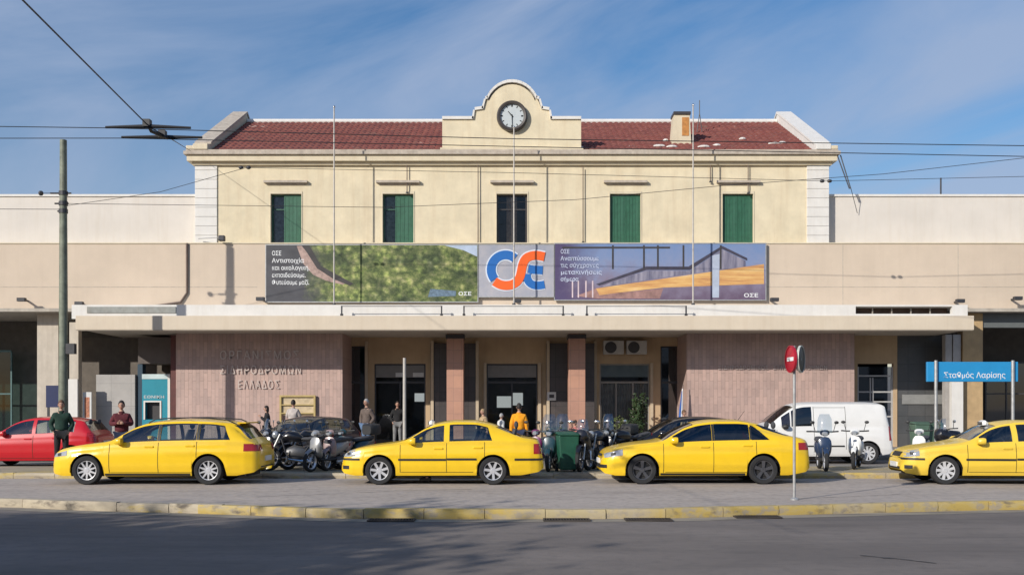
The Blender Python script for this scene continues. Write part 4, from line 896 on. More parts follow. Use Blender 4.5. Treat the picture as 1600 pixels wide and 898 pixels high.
def person(loc, rz, label, top, legs, hair='dark', H=1.72, pose='stand', longh=False, skirt=False, seed=0, hold=None, group=None):
    k = H/1.72; root = empty('person', loc, rz, label, 'person', group)
    rr = random.Random(seed)
    lean = 0; J = {}
    pz = .92
    if pose == 'sit': pz = .0
    J['pel'] = (0, 0, pz); J['sp1'] = (0, .01, pz+.14); J['sp2'] = (0, .015, pz+.30); J['ch'] = (0, .01, pz+.40); J['nk'] = (0, 0, pz+.535); J['hd'] = (0, -.015, pz+.64)
    for s, n in ((-1, 'l'), (1, 'r')):
        J['sh'+n] = (s*.162, .01, pz+.435)
        if pose == 'sit' : el, wr = (s*.22, -.08, pz+.22), (s*.13, -.32, pz+.26)
        elif pose == 'armsfold': el, wr = (s*.25, -.04, pz+.24), (s*.06, -.24, pz+.27)
        elif pose == 'pockets': el, wr = (s*.27, .06, pz+.20), (s*.18, -.07, pz+.02)
        elif pose == 'phone' and s > 0: el, wr = (s*.23, -.06, pz+.22), (s*.10, -.24, pz+.40)
        elif pose == 'walk': el, wr = (s*.22, .05*s, pz+.20), (s*.23, -.06+.12*s, pz-.03)
        else: el, wr = (s*.225, .03, pz+.20), (s*.235, -.03, pz-.04)
        J['el'+n] = el; J['wr'+n] = wr
        J['hp'+n] = (s*.09, 0, pz-.04)
        if pose == 'sit': kn, an, to = (s*.13, -.44, pz+.02), (s*.12, -.50, pz-.40), (s*.13, -.64, pz-.44)
        elif pose == 'walk': kn, an, to = (s*.10, -.08-.10*s, pz-.44), (s*.10, .02-.22*s, .09), (s*.105, -.13-.22*s, .04)
        else: kn, an, to = (s*.105, -.02, .48), (s*.12, .02, .09), (s*.15, -.13, .04)
        J['kn'+n] = kn; J['an'+n] = an; J['to'+n] = to
    RD = dict(pel=(.16, .12), sp1=(.145, .11), sp2=(.155, .115), ch=(.165, .12), nk=(.055, .055), hd=(.06, .065))
    for n in 'lr': RD.update({'sh'+n: .062, 'el'+n: .043, 'wr'+n: .028, 'hp'+n: .095, 'kn'+n: .06, 'an'+n: .042, 'to'+n: .035})
    E = [('pel','sp1'),('sp1','sp2'),('sp2','ch'),('ch','nk'),('nk','hd')]
    for n in 'lr': E += [('ch','sh'+n),('sh'+n,'el'+n),('el'+n,'wr'+n),('pel','hp'+n),('hp'+n,'kn'+n),('kn'+n,'an'+n),('an'+n,'to'+n)]
    def sk(names, edges, add=0, mul=1, sub=2):
        idx = {n: i for i, n in enumerate(names)}
        rad = [tuple((r*mul+add) for r in (RD[n] if isinstance(RD[n], tuple) else (RD[n],)*2)) for n in names]
        return skin([J[n] for n in names], [(idx[a], idx[b]) for a, b in edges], [(r[0]*1, r[1]) for r in rad], 0, sub)
    names = list(J)
    body = MB(); from_mesh(body, sk(names, E))
    # head with face
    hc = Vector(J['hd'])+Vector((0, -.01, .085)); base = len(body.v); n1, n2 = 16, 12
    for i in range(n2+1):
        ph = math.pi*i/n2
        for j in range(n1):
            th = 2*math.pi*j/n1; x = .075*math.sin(ph)*math.cos(th); y = .095*math.sin(ph)*math.sin(th); z = -.118*math.cos(ph)
            if z < -.02: x *= 1-.25*min(1, (-z-.02)/.1); 
            if y < -.05 and z < .0: y *= .97
            body.v.append((hc.x+x, hc.y+y, hc.z+z))
    for i in range(n2):
        for j in range(n1): a = base+i*n1+j; b = base+i*n1+(j+1) % n1; body.f.append((a, b, b+n1, a+n1)); body.m.append(0)
    body.loft([(hc.y-.118, 0, .012, hc.z-.035, hc.z-.01), (hc.y-.092, 0, .012, hc.z-.04, hc.z+.02)], 8, ax='y')     # nose
    for s in (-1, 1): body.ell((s*.075, hc.y+.005, hc.z-.01), (.012, .022, .032), 8, 6)
    for s, n in ((-1, 'l'), (1, 'r')):     # hands: palm, four fingers, thumb
        w = Vector(J['wr'+n]); d = (w-Vector(J['el'+n])).normalized(); side = Vector((0, -1, 0)) if abs(d.y) < .7 else Vector((0, 0, 1)); side = (side-d*side.dot(d)).normalized(); inn = d.cross(side).normalized()
        if inn.x*s > 0: inn = -inn
        body.tube([w-d*.01, w+d*.04, w+d*.09], [.026, .036, .034], 8)
        for q_ in range(4):
            o_ = side*(.027-.018*q_); l = (.07, .08, .075, .06)[q_]; b0 = w+d*.085+o_
            body.tube([b0, b0+d*l*.5+inn*.008, b0+d*l*.85+inn*.03], [.0095, .0085, .006], 6)
        b0 = w+d*.03+side*.028; body.tube([b0, b0+side*.03+d*.03, b0+side*.035+d*.06+inn*.012], [.012, .010, .008], 6)
    if k != 1: pass
    bo = body.build('body', SKINM, None, smooth=True, auto=60)
    # fold: body becomes the thing's mesh part
    bo.parent = root
    up = ['pel','sp1','sp2','ch','nk','shl','ell','wrl','shr','elr','wrr']; J2 = dict(J)
    ue = [('pel','sp1'),('sp1','sp2'),('sp2','ch'),('ch','nk'),('ch','shl'),('shl','ell'),('ell','wrl'),('ch','shr'),('shr','elr'),('elr','wrr')]
    jk = MB(); from_mesh(jk, sk(up, ue, .026, 1.06)); nk_ = J['nk']; jk.lathe([(.072, nk_[2]-.06), (.078, nk_[2]-.0), (.070, nk_[2]+.03), (.062, nk_[2]+.03)], (0, nk_[1], 0), 'z', 14); jo = jk.build('jacket', top, root, smooth=True, auto=60)
    lo = ['pel','hpl','knl','anl','hpr','knr','anr']; le = [('pel','hpl'),('hpl','knl'),('knl','anl'),('pel','hpr'),('hpr','knr'),('knr','anr')]
    tr = MB(); from_mesh(tr, sk(lo, le, .010, 1.05)); tr.build('trousers', legs, root, smooth=True, auto=60)
    for s, n in ((-1, 'l'), (1, 'r')):
        a, t = Vector(J['an'+n]), Vector(J['to'+n]); mb = MB(); dn = .035
        mb.loft([(min(a.y, t.y)-.05, (a.x+t.x)/2, .03, t.z-.03, t.z+.02), (t.y, t.x, .045, t.z-.035, t.z+.04), (a.y-.02, a.x, .042, t.z-.035, a.z+.03), (a.y+.07, a.x, .04, t.z-.035, a.z+.02)], 10, ax='y'); mb.build('shoe', trimblk, root, smooth=True)
    hb = MB(); base = 0
    for i in range(9):
        ph = math.pi*(.36+.64*i/8)
        for j in range(16):
            th = 2*math.pi*j/16; x = .083*math.sin(ph)*math.cos(th); y = .103*math.sin(ph)*math.sin(th); z = -.126*math.cos(ph)
            front = max(0, -math.sin(th)); 
            if front > .2: z = max(z, -.126*math.cos(math.pi*.36)+ .12*front) if i < 4 else z; y = y*(.97)
            if longh and front < .2 and i < 3: z -= .10*(3-i)/3
            hb.v.append((hc.x+x, hc.y+.008+y, hc.z+z+.004))
    for i in range(8):
        for j in range(16): a = i*16+j; b = i*16+(j+1) % 16; hb.f.append((a, b, b+16, a+16)); hb.m.append(0)
    hb.build('hair', HAIRS[hair], root, smooth=True, auto=80)
    for s in (-1, 1): mb = MB(); mb.ell((s*.028, hc.y-.086, hc.z+.012), (.012, .008, .007), 8, 5); mb.build('eye', black, root, smooth=True)
    mb = MB(); mb.ell((0, hc.y-.080, hc.z-.062), (.024, .010, .006), 8, 5); mb.build('mouth', CL['pinkish'], root, smooth=True)
    root.scale = (k, k, k)
    return root
GI = .125; GP = .15
# people on the street: x, distance
person((X(96, 26.6), 26.6, GI), R(20), 'person in a dark green and black coat standing in front of the red car', CL['green'], CL['black'], 'brown', 1.74, 'pockets', seed=1)
person((X(190, 27.6), 27.6, .0), R(15), 'person in a maroon jacket with folded arms in front of the grey marble panel', CL['maroon'], CL['navy'], 'dark', 1.86, 'armsfold', seed=2)
person((X(417, 37.6), 37.6, GP), R(-75), 'person in black clothes with long dark hair left of the yellow frame', CL['black'], CL['black'], 'dark', 1.62, 'phone', longh=True, seed=3)
person((X(458, 37.8), 37.8, GP), R(170), 'person in a pale jacket and dark trousers reading the yellow framed board', CL['pale'], CL['navy'], 'dark', 1.84, 'armsfold', seed=4)
person((X(573, 35.2), 35.2, GP), R(-30), 'person in a grey brown jacket and blue jeans at the left entrance', CL['greybrown'], CL['jeans'], 'grey', 1.84, 'pockets', seed=5)
person((X(547, 31.2), 31.2, 0), R(40), 'person in a bright blue jacket behind the bonnet of the middle saloon taxi', CL['blue'], CL['grey'], 'grey', 1.30+.3, 'armsfold', seed=6).location.z = -.55
person((X(621, 41.0), 41.0, GP), R(8), 'person in dark clothes standing inside the left doorway', CL['black'], CL['grey'], 'dark', 1.82, 'pockets', seed=7)
person((X(755, 35.5), 35.5, GP), R(-60), 'person in a tan coat with fair hair walking left of the orange jacket', CL['tan'], CL['black'], 'fair', 1.50, 'walk', seed=8)
person((X(783, 36.3), 36.3, GP), R(120), 'short person in a pale grey top between the tan coat and the orange jacket', CL['white'], CL['blue'], 'grey', 1.34, 'stand', seed=9)
person((X(811, 32.0), 32.0, 0), R(178), 'person in a bright orange jacket seen from behind at the central doorway', CL['orange'], CL['navy'], 'dark', 1.82, 'stand', seed=10)
person((X(899, 31.5), 31.5, 0), R(-20), 'short person with brown hair in a pinkish top behind the green bin', CL['pinkish'], CL['grey'], 'brown', 1.30, 'stand', seed=11)
person((X(1068, 36.0), 36.0, GP), R(60), 'person in tan clothes right behind the roof of the black-wheeled taxi', CL['tan'], CL['navy'], 'brown', 1.46, 'stand', seed=12)
# driver of the second taxi
dv = person((t2.location.x-.02, t2.location.y-.36, .50), R(-90), 'driver in dark clothes sitting at the wheel of the second taxi', CL['black'], CL['black'], 'grey', 1.60, 'sit', seed=13)
dv['category'] = 'driver'
dv.location.x = t2.location.x+.12
# ---------------- two-wheelers ----------------
def pod(name, m, par, secs, n=12, p=2.5): mb = MB(); mb.loft(secs, n, p); return mb.build(name, m, par, smooth=True)
def tub(name, m, par, pts, r, n=8): mb = MB(); mb.tube(pts, r, n); return mb.build(name, m, par, smooth=True)
def bwheel(par, x, r, w, rim=alloy):
    mb = MB(); mb.lathe([(r*.72, -w*.7), (r*.86, -w), (r*.97, -w*.6), (r, 0), (r*.97, w*.6), (r*.86, w), (r*.72, w*.7)], (0, 0, 0), 'y', 28)
    wh = mb.build('wheel', rubber, par, smooth=True); wh.location = (x, 0, r)
    mb = MB(); mb.lathe([(r*.73, -w*.7), (r*.66, -w*.4), (r*.66, w*.4), (r*.73, w*.7)], (0, 0, 0), 'y', 28)
    for k in range(6):
        a = 2*math.pi*k/6; mb.tube([(.02*math.cos(a), 0, .02*math.sin(a)), (r*.68*math.cos(a), 0, r*.68*math.sin(a))], .012, 5)
    mb.lathe([(0, -.05), (.045, -.05), (.045, .05), (0, .05)], (0, 0, 0), 'y', 12); mb.build('rim', rim, wh, smooth=True)
def scooter(loc, rz, label, paint, box=False, shield=False, group='scooters and motorcycles parked on the island'):
    r = empty('scooter', loc, rz, label, 'scooter', group)
    bwheel(r, -.64, .26, .05); bwheel(r, .62, .26, .055)
    pod('front_apron', paint, r, [(-.52, 0, .12, .42, .70), (-.47, 0, .17, .38, .86), (-.40, 0, .17, .34, .84), (-.34, 0, .14, .30, .60)])
    pod('floorboard', trimblk, r, [(-.42, 0, .15, .26, .34), (-.1, 0, .17, .25, .31), (.15, 0, .17, .25, .34)])
    pod('body', paint, r, [(.02, 0, .10, .30, .60), (.15, 0, .15, .32, .72), (.45, 0, .16, .40, .74), (.72, 0, .12, .52, .74), (.86, 0, .05, .62, .72)])
    pod('seat', seatm, r, [(.0, 0, .11, .68, .76), (.2, 0, .14, .70, .80), (.5, 0, .15, .71, .83), (.75, 0, .11, .73, .84)])
    pod('front_mudguard', paint, r, [(-.84, 0, .03, .34, .38), (-.78, 0, .06, .44, .50), (-.64, 0, .07, .50, .57), (-.48, 0, .06, .46, .52)])
    tub('fork', iron, r, [(-.64, -.07, .26), (-.52, -.06, .56), (-.46, 0, .66)], .018); tub('fork', iron, r, [(-.64, .07, .26), (-.52, .06, .56), (-.46, 0, .66)], .018)
    pod('handlebar_cowl', paint, r, [(-.50, 0, .07, .90, 1.0), (-.44, 0, .12, .88, 1.03), (-.34, 0, .08, .90, 1.0)])
    tub('handlebar', trimblk, r, [(-.36, -.34, .99), (-.40, -.2, .98), (-.40, .2, .98), (-.36, .34, .99)], .018)
    pod('headlight', lampglass, r, [(-.56, 0, .05, .89, .96), (-.50, 0, .08, .87, .99)])
    for s in (-1, 1):
        m = tub('mirror', trimblk, r, [(-.38, s*.22, .99), (-.38, s*.27, 1.18)], .008, 5); mb = MB(); mb.ell((-.38, s*.29, 1.21), (.015, .06, .04), 10, 6); mb.build('mirror_glass', trimblk, m, smooth=True)
    tub('exhaust', galv, r, [(.2, -.14, .22), (.5, -.17, .24), (.85, -.17, .34)], .045)
    pod('engine', iron, r, [(.2, -.08, .08, .18, .34), (.45, -.08, .10, .16, .38), (.7, -.08, .06, .22, .34)])
    mb = MB(); mb.box(.84, .88, -.06, .06, .60, .67); mb.build('tail_light', redlens, r)
    if box: pod('top_box', trimblk, r, [(.55, 0, .15, .86, 1.1), (.62, 0, .2, .85, 1.16), (.92, 0, .2, .85, 1.16), (1.0, 0, .15, .86, 1.1)], p=4)
    if shield:
        mb = MB(); mb.lathe([(.24, .95), (.22, 1.3), (.15, 1.42)], (-.28, 0, 0), 'z', 10, R(130), R(230)); mb.build('windscreen', glassmat('screen_plastic', (.7, .75, .78), .12), r, smooth=True)
    return r
def motorcycle(loc, rz, label, paint, fairing=False, group='scooters and motorcycles parked on the island'):
    r = empty('motorcycle', loc, rz, label, 'motorcycle', group)
    bwheel(r, -.72, .31, .055, darkrim if fairing else alloy); bwheel(r, .68, .31, .075, darkrim if fairing else alloy)
    for s in (-1, 1):
        tub('fork', galv, r, [(-.72, s*.09, .31), (-.44, s*.09, .92)], .022)
        tub('frame_rail', iron, r, [(-.42, s*.05, .82), (-.30, s*.12, .45), (.1, s*.13, .36), (.25, s*.12, .6), (.6, s*.1, .78)], .018)
        tub('swingarm', iron, r, [(.15, s*.1, .38), (.68, s*.1, .31)], .022)
    pod('engine', mat('engine_metal', (.16, .16, .16), .45, metal=.6, var=.3), r, [(-.28, 0, .12, .34, .56), (-.1, 0, .17, .26, .64), (.15, 0, .16, .26, .60), (.24, 0, .10, .32, .5)])
    pod('fuel_tank', paint, r, [(-.38, 0, .08, .78, .90), (-.25, 0, .15, .72, 1.0), (-.02, 0, .15, .72, .98), (.12, 0, .09, .74, .86)])
    pod('seat', seatm, r, [(.06, 0, .10, .76, .84), (.25, 0, .15, .74, .84), (.5, 0, .13, .80, .90), (.75, 0, .09, .86, .94)])
    pod('tail', paint, r, [(.3, 0, .10, .66, .78), (.6, 0, .11, .74, .86), (.85, 0, .05, .84, .92)])
    pod('front_mudguard', paint, r, [(-1.0, 0, .04, .46, .50), (-.86, 0, .065, .60, .66), (-.7, 0, .07, .63, .69), (-.52, 0, .05, .52, .58)])
    tub('handlebar', trimblk, r, [(-.28, -.38, 1.05), (-.38, -.22, 1.04), (-.42, 0, .98), (-.38, .22, 1.04), (-.28, .38, 1.05)], .016)
    mb = MB(); mb.ell((-.56, 0, .90), (.09, .09, .10), 12, 8); hl = mb.build('headlight', lampglass, r, smooth=True)
    if fairing:
        pod('fairing', paint, r, [(-.68, 0, .06, .80, .92), (-.60, 0, .16, .70, 1.04), (-.42, 0, .20, .60, 1.06), (-.2, 0, .17, .48, .86)])
        mb = MB(); mb.lathe([(.2, 1.0), (.18, 1.2), (.12, 1.3)], (-.36, 0, 0), 'z', 10, R(125), R(235)); mb.build('windscreen', glassmat('screen_plastic', (.7, .75, .78), .12), r, smooth=True)
    for s in (-1, 1):
        m = tub('mirror', trimblk, r, [(-.33, s*.26, 1.04), (-.36, s*.32, 1.2)], .008, 5); mb = MB(); mb.ell((-.36, s*.34, 1.23), (.015, .07, .04), 10, 6); mb.build('mirror_glass', chrome, m, smooth=True)
    tub('exhaust', chrome, r, [(-.2, -.14, .5), (-.25, -.16, .3), (.1, -.17, .24), (.8, -.17, .36)], [.02, .02, .04, .05])
    mb = MB(); mb.box(.84, .88, -.05, .05, .84, .90); mb.build('tail_light', redlens, r)
    tub('stand', iron, r, [(.1, -.1, .3), (.16, -.26, .01)], .012)
    return r
bluep = mat('scooter_blue', (.02, .04, .09), .35, coat=.4); winep = mat('scooter_wine', (.16, .02, .10), .35, coat=.4); silverp = mat('scooter_silver', (.28, .28, .28), .35, coat=.4, metal=.3); tealp = mat('scooter_teal', (.012, .045, .06), .35, coat=.4)
def at(px, d, z=GI): return (X(px, d), d, z)
motorcycle(at(466, 25.2), R(8), 'black motorcycle parked side-on in front of the dark blue hatchback', blk)
motorcycle(at(446, 26.2), R(22), 'dark motorcycle with fairing just behind the black side-on motorcycle', navy, True)
scooter(at(511, 25.1), R(62), 'silver scooter facing the road beside the black side-on motorcycle', silverp)
scooter(at(527, 25.6), R(75), 'white and pink scooter next to the silver scooter, near the middle taxi bumper', mat('scooter_blush', (.34, .24, .23), .35, coat=.4))
scooter(at(552, 26.4), R(60), 'teal scooter half hidden behind the bonnet of the middle saloon taxi', tealp, box=True)
scooter(at(862, 25.3), R(80), 'dark teal scooter left of the green bin', tealp, shield=True)
scooter(at(846, 25.9), R(70), 'wine coloured scooter behind the tail of the middle saloon taxi', winep)
motorcycle(at(917, 25.2), R(72), 'black motorcycle facing the road just right of the green bin', blk, True)
motorcycle(at(938, 25.9), R(60), 'dark motorcycle with chrome mirrors behind the nose of the black-wheeled taxi', navy)
scooter(at(962, 26.3), R(55), 'black scooter with windscreen above the bonnet of the black-wheeled taxi', blk, shield=True, box=True)
scooter(at(1285, 25.4), R(80), 'dark blue scooter with windscreen in front of the white van', bluep, shield=True)
scooter(at(1338, 26.2), R(66), 'white scooter with mirrors in front of the rear wheel of the van', vis)
motorcycle(at(1497, 26.2), R(12), 'black motorcycle behind the bonnet of the rightmost taxi', blk, True)
scooter(at(1440, 26.6), R(60), 'white scooter beside the blue sign post behind the rightmost taxi', vis)
motorcycle(at(489, 26.0), R(40), 'black motorcycle squeezed behind the silver scooter', blk)
scooter(at(433, 25.6), R(70), 'black scooter partly hidden behind the tail of the estate taxi', blk)
scooter(at(884, 26.6), R(75), 'dark blue scooter standing behind the green bin', bluep, shield=True)
motorcycle(at(979, 26.6), R(35), 'dark motorcycle right of the windscreen scooter above the liftback taxi bonnet', blk)
# ---------------- banners ----------------
def banner(px0, px1, py0, py1, label, m, name='banner', y=39.24):
    x0, x1, z0, z1 = X(px0, y), X(px1, y), Z(py1, y), Z(py0, y)
    r = empty(name, ((x0+x1)/2, y, z0), 0, label, 'banner'); w = (x1-x0)/2; h = z1-z0
    mb = MB(); mb.box(-w, w, 0, .05, 0, h); mb.build('print', m, r)
    mb = MB(); t = .035
    mb.box(-w-t, w+t, -.01, .06, -t, -.001).box(-w-t, w+t, -.01, .06, h+.001, h+t).box(-w-t, -w-.001, -.01, .06, 0, h).box(w+.001, w+t, -.01, .06, 0, h); mb.build('banner_frame', galv, r)
    for s in (-.6, .6): mb = MB(); mb.box(s*w-.05, s*w+.05, .06, .155, .3, h-.3); mb.build('bracket', iron, r)
    return r, w, h
inkw = mat('print_white', (.75, .76, .76), .6, var=.02)
def printmat(name, build):
    m = bpy.data.materials.new(name); m.use_nodes = True; t = m.node_tree; b = t.nodes['Principled BSDF']; b.inputs['Roughness'].default_value = .55
    c = build(t.nodes, t.links); t.links.new(c, b.inputs['Base Color']); MATS[name] = m; return m
def ramp(n, l, src, stops, interp_='LINEAR'):
    r = n.new('ShaderNodeValToRGB'); r.color_ramp.interpolation = interp_; e = r.color_ramp.elements
    e[0].position = stops[0][0]; e[0].color = (*stops[0][1], 1); e[1].position = stops[-1][0]; e[1].color = (*stops[-1][1], 1)
    for p, c in stops[1:-1]: q_ = e.new(p); q_.color = (*c, 1)
    l.new(src, r.inputs[0]); return r.outputs[0]
def noise_(n, l, sc, loc=(0,0,0), detail=6, rough=.6):
    tc = n.new('ShaderNodeTexCoord'); mp = n.new('ShaderNodeMapping'); mp.inputs['Scale'].default_value = sc; mp.inputs['Location'].default_value = loc; l.new(tc.outputs['Object'], mp.inputs[0])
    z = n.new('ShaderNodeTexNoise'); z.inputs['Scale'].default_value = 1; z.inputs['Detail'].default_value = detail; z.inputs['Roughness'].default_value = rough; l.new(mp.outputs[0], z.inputs['Vector']); return z.outputs['Fac']
def mixc(n, l, f, a, b):
    m = n.new('ShaderNodeMix'); m.data_type = 'RGBA'; l.new(f, m.inputs[0])
    for k, v in ((6, a), (7, b)):
        if isinstance(v, tuple): m.inputs[k].default_value = (*v, 1)
        else: l.new(v, m.inputs[k])
    return m.outputs[2]
def edge_x(n, l, x0, x1, ax=0):
    tc = n.new('ShaderNodeTexCoord'); s = n.new('ShaderNodeSeparateXYZ'); l.new(tc.outputs['Object'], s.inputs[0])
    nz = noise_(n, l, (2.2, 1, 2.2)); a = n.new('ShaderNodeMath'); a.operation = 'MULTIPLY_ADD'; a.inputs[1].default_value = 1.6; l.new(nz, a.inputs[0]); l.new(s.outputs[ax], a.inputs[2])
    r = n.new('ShaderNodeMapRange'); r.inputs[1].default_value = x0+.8; r.inputs[2].default_value = x1+.8; l.new(a.outputs[0], r.inputs[0]); return r.outputs[0]
def bgreen(n, l):
    big = noise_(n, l, (1.1, 1, 1.5), (5, 0, 2), 3)
    vt = n.new('ShaderNodeTexVoronoi'); vt.inputs['Scale'].default_value = 3.7; vt.inputs['Randomness'].default_value = 1; tcv = n.new('ShaderNodeTexCoord'); l.new(tcv.outputs['Object'], vt.inputs['Vector'])
    vc = ramp(n, l, vt.outputs['Distance'], [(.0, (1.5, 1.5, 1.3)), (.55, (.35, .4, .35))]); bc = ramp(n, l, big, [(.38, (.22, .28, .28)), (.62, (1.45, 1.3, 1.2))])
    g = ramp(n, l, noise_(n, l, (2.3, 1, 3.0), (3, 0, 1), 10, .85), [(.34, (.02, .035, .012)), (.43, (.10, .15, .04)), (.50, (.22, .28, .09)), (.58, (.42, .42, .20)), (.68, (.72, .68, .5))])
    for cc in (vc, bc):
        m_ = n.new('ShaderNodeMix'); m_.data_type = 'RGBA'; m_.blend_type = 'MULTIPLY'; m_.inputs[0].default_value = .8; l.new(g, m_.inputs[6]); l.new(cc, m_.inputs[7]); g = m_.outputs[2]
    sl = ramp(n, l, noise_(n, l, (1.2, 1, 1.6), (9, 0, 4), 6), [(.3, (.035, .035, .042)), (.7, (.075, .075, .085))])
    g = mixc(n, l, edge_x(n, l, 3.3, 3.7), g, (.40, .45, .55)) if False else g
    return mixc(n, l, edge_x(n, l, -2.7, -1.7), sl, g)
def bdusk(n, l):
    g = ramp(n, l, edge_x(n, l, -.3, 2.6, 2), [(0, (.09, .05, .09)), (.35, (.20, .17, .24)), (.6, (.20, .25, .40)), (1, (.13, .22, .42))])
    return mixc(n, l, edge_x(n, l, -3.9, -2.4), (.075, .055, .13), g)
def blogo(n, l): return ramp(n, l, noise_(n, l, (1.4, 1, 1.4), (2, 0, 2)), [(.3, (.28, .30, .36)), (.7, (.42, .40, .42))])
br, w, h = banner(416, 746, 383, 471, 'wide green banner with forest picture and white writing, left of the ring logo', printmat('print_forest', bgreen))
for i, (s, wd) in enumerate((('ΟΣΕ', .36), ('Αντιστοιχία', 1.26), ('και οικολογική,', 1.46), ('εκπαιδεύουμε.', 1.32), ('Φυτεύουμε μαζί.', 1.46))):
    text(s, .24, (-w+.22, -.004, h-.40-.285*i), inkw, br, 'lettering', .002, width=wd, bold=.002)
def flat(name, pts, m, par, y, dep=.003): mb = MB(); mb.prism(pts, y, y+dep); return mb.build(name, m, par)
pth = mat('print_path', (.40, .28, .24), .6, var=.4, scale=5); pdk = mat('print_dark', (.045, .04, .04), .6, var=.3)
flat('printed_path', [(-2.95, h-.03), (-2.75, h-.03), (-2.1, 1.35), (-1.3, .95), (-1.0, .72), (-1.15, .66), (-1.8, .82), (-2.3, 1.05), (-2.7, 1.5)], pth, br, -.004)
flat('printed_rail_line', [(-2.72, h-.02), (-2.45, h-.02), (-2.0, 1.4), (-.72, .70), (-.86, .62), (-1.5, .88), (-2.15, 1.3)], pdk, br, -.008)
flat('printed_sky', [(2.85, h-.01), (w-.01, h-.01), (w-.01, h-.45), (3.6, h-.2)], mat('print_sky', (.42, .5, .62), .6), br, -.004)
mb = MB(); flat('printed_train', [(2.2, .18), (3.3, .22), (3.3, .42), (2.3, .5)], mat('print_blue', (.12, .18, .24), .6, var=.4, scale=8), br, -.004)
text('ΟΣΕ', .2, (w-.75, -.008, .24), inkw, br, 'lettering', .002, width=.5, bold=.003)
LG, lw, lh = banner(748, 865, 383, 463, 'square grey logo panel with interlocking blue and orange rings between the two banners', printmat('print_grey', blogo), 'logo_panel')
lb = mat('logo_blue', (.015, .13, .42), .45, var=.05); lo_ = mat('logo_orange', (.80, .12, .015), .45, var=.05); lwh = mat('logo_outline', (.62, .68, .75), .5, var=.05)
def lx(px): return (px-450)/967*140/FPX*39.24-.0
def band(name, pts, w0, m, y):
    # thick flat stroke through points (x,z)
    mb = MB(); P = [Vector((a, b)) for a, b in pts]; Lf, Rt = [], []
    for i, p in enumerate(P):
        t = (P[min(i+1, len(P)-1)]-P[max(i-1, 0)]).normalized(); n = Vector((-t.y, t.x)); Lf.append(p+n*w0); Rt.append(p-n*w0)
    for i in range(len(P)-1):
        mb.quad((Lf[i].x, y, Lf[i].y), (Lf[i+1].x, y, Lf[i+1].y), (Rt[i+1].x, y, Rt[i+1].y), (Rt[i].x, y, Rt[i].y))
        for E_ in (Lf, Rt): mb.quad((E_[i].x, y, E_[i].y), (E_[i+1].x, y, E_[i+1].y), (E_[i+1].x, y+.03, E_[i+1].y), (E_[i].x, y+.03, E_[i].y))
    return mb.build(name, m, LG)
LC = ((866+748)/2-800)  # panel centre px offset
def L2(px, py): return (X(px, 39.24)-LG.location.x, Z(py, 39.24)-LG.location.z)
k_ = 140/967
def zp(zx, zy): return L2(740+zx*k_, 370+zy*k_)
def arcz(cx, cy, rx, ry, a0, a1, n=20): return [zp(cx+rx*math.cos(R(a0+(a1-a0)*i/n)), cy+ry*math.sin(R(a0+(a1-a0)*i/n))) for i in range(n+1)]
ring_b = arcz(345, 355, 155, 160, 140, 310)
wS = 48*k_*39.24/FPX; 
spts = [zp(x, y) for x, y in ((225, 480), (280, 512), (345, 525), (415, 515), (470, 480), (500, 430), (515, 370), (530, 300), (560, 240), (610, 210), (680, 200), (765, 215))]
def smooth_pts(P, n=5):
    out = []
    for i in range(len(P)-1):
        p0, p1, p2, p3 = P[max(i-1, 0)], P[i], P[i+1], P[min(i+2, len(P)-1)]
        for k in range(n):
            t = k/n; out.append(tuple(.5*((2*p1[j])+(-p0[j]+p2[j])*t+(2*p0[j]-5*p1[j]+4*p2[j]-p3[j])*t*t+(-p0[j]+3*p1[j]-3*p2[j]+p3[j])*t**3) for j in (0, 1)))
    return out+[P[-1]]
spts = smooth_pts(spts)
e_low = smooth_pts([zp(x, y) for x, y in ((575, 400), (580, 450), (605, 495), (650, 520), (705, 524), (765, 515))])
e_mid = [zp(x, y) for x, y in ((590, 345), (640, 355), (745, 360))]
for nm, P_, hw_ in (('logo_outline', ring_b, wS*1.28), ('logo_outline', spts, wS*1.28), ('logo_outline', e_low, wS*1.08), ('logo_outline', e_mid, wS*1.12)): band(nm, P_, hw_, lwh, -.012)
band('logo_ring', ring_b, wS, lb, -.022); band('logo_crescent', e_low, wS*.9, lb, -.021); band('logo_bar', e_mid, wS*.95, lb, -.023); band('logo_wave', spts, wS, lo_, -.032)
bd, w, h = banner(867, 1196, 381, 468, 'wide blue dusk banner with station roofs and orange light trail, right of the ring logo', printmat('print_dusk', bdusk))
for i, (s, wd) in enumerate((('ΟΣΕ', .34), ('Αναπτύσσουμε', 1.5), ('τις σύγχρονες', 1.5), ('μετακινήσεις', 1.6), ('σήμερα', .7))):
    text(s, .23, (-w+.22, -.014, h-.38-.27*i), mat('print_lilac', (.55, .6, .75), .6), bd, 'lettering', .002, width=wd, bold=.002)
def bp(zx, zy): # zoom coords of banner crop -> local
    px = 800+zx*420/1600; py = 360+zy*160/610; return (X(px, 39.24)-bd.location.x, Z(py, 39.24)-bd.location.z)
def bpoly(name, pts, m, y): return flat(name, [bp(*p) for p in pts], m, bd, y)
bpoly('printed_light_trail', [(500, 345), (1500, 200), (1500, 318), (1300, 325), (900, 340), (620, 372), (520, 385)], printmat('print_orange', lambda n, l: ramp(n, l, noise_(n, l, (.35, 1, 6), (1, 0, 0), 8, .75), [(.32, (.22, .10, .09)), (.46, (.55, .28, .10)), (.58, (.70, .44, .16)), (.7, (.74, .62, .46))])), -.004)
bpoly('printed_platform', [(500, 345), (620, 372), (900, 345), (880, 405), (500, 405), (380, 390)], mat('print_mauve', (.30, .17, .15), .6, var=.4, scale=3), -.003)
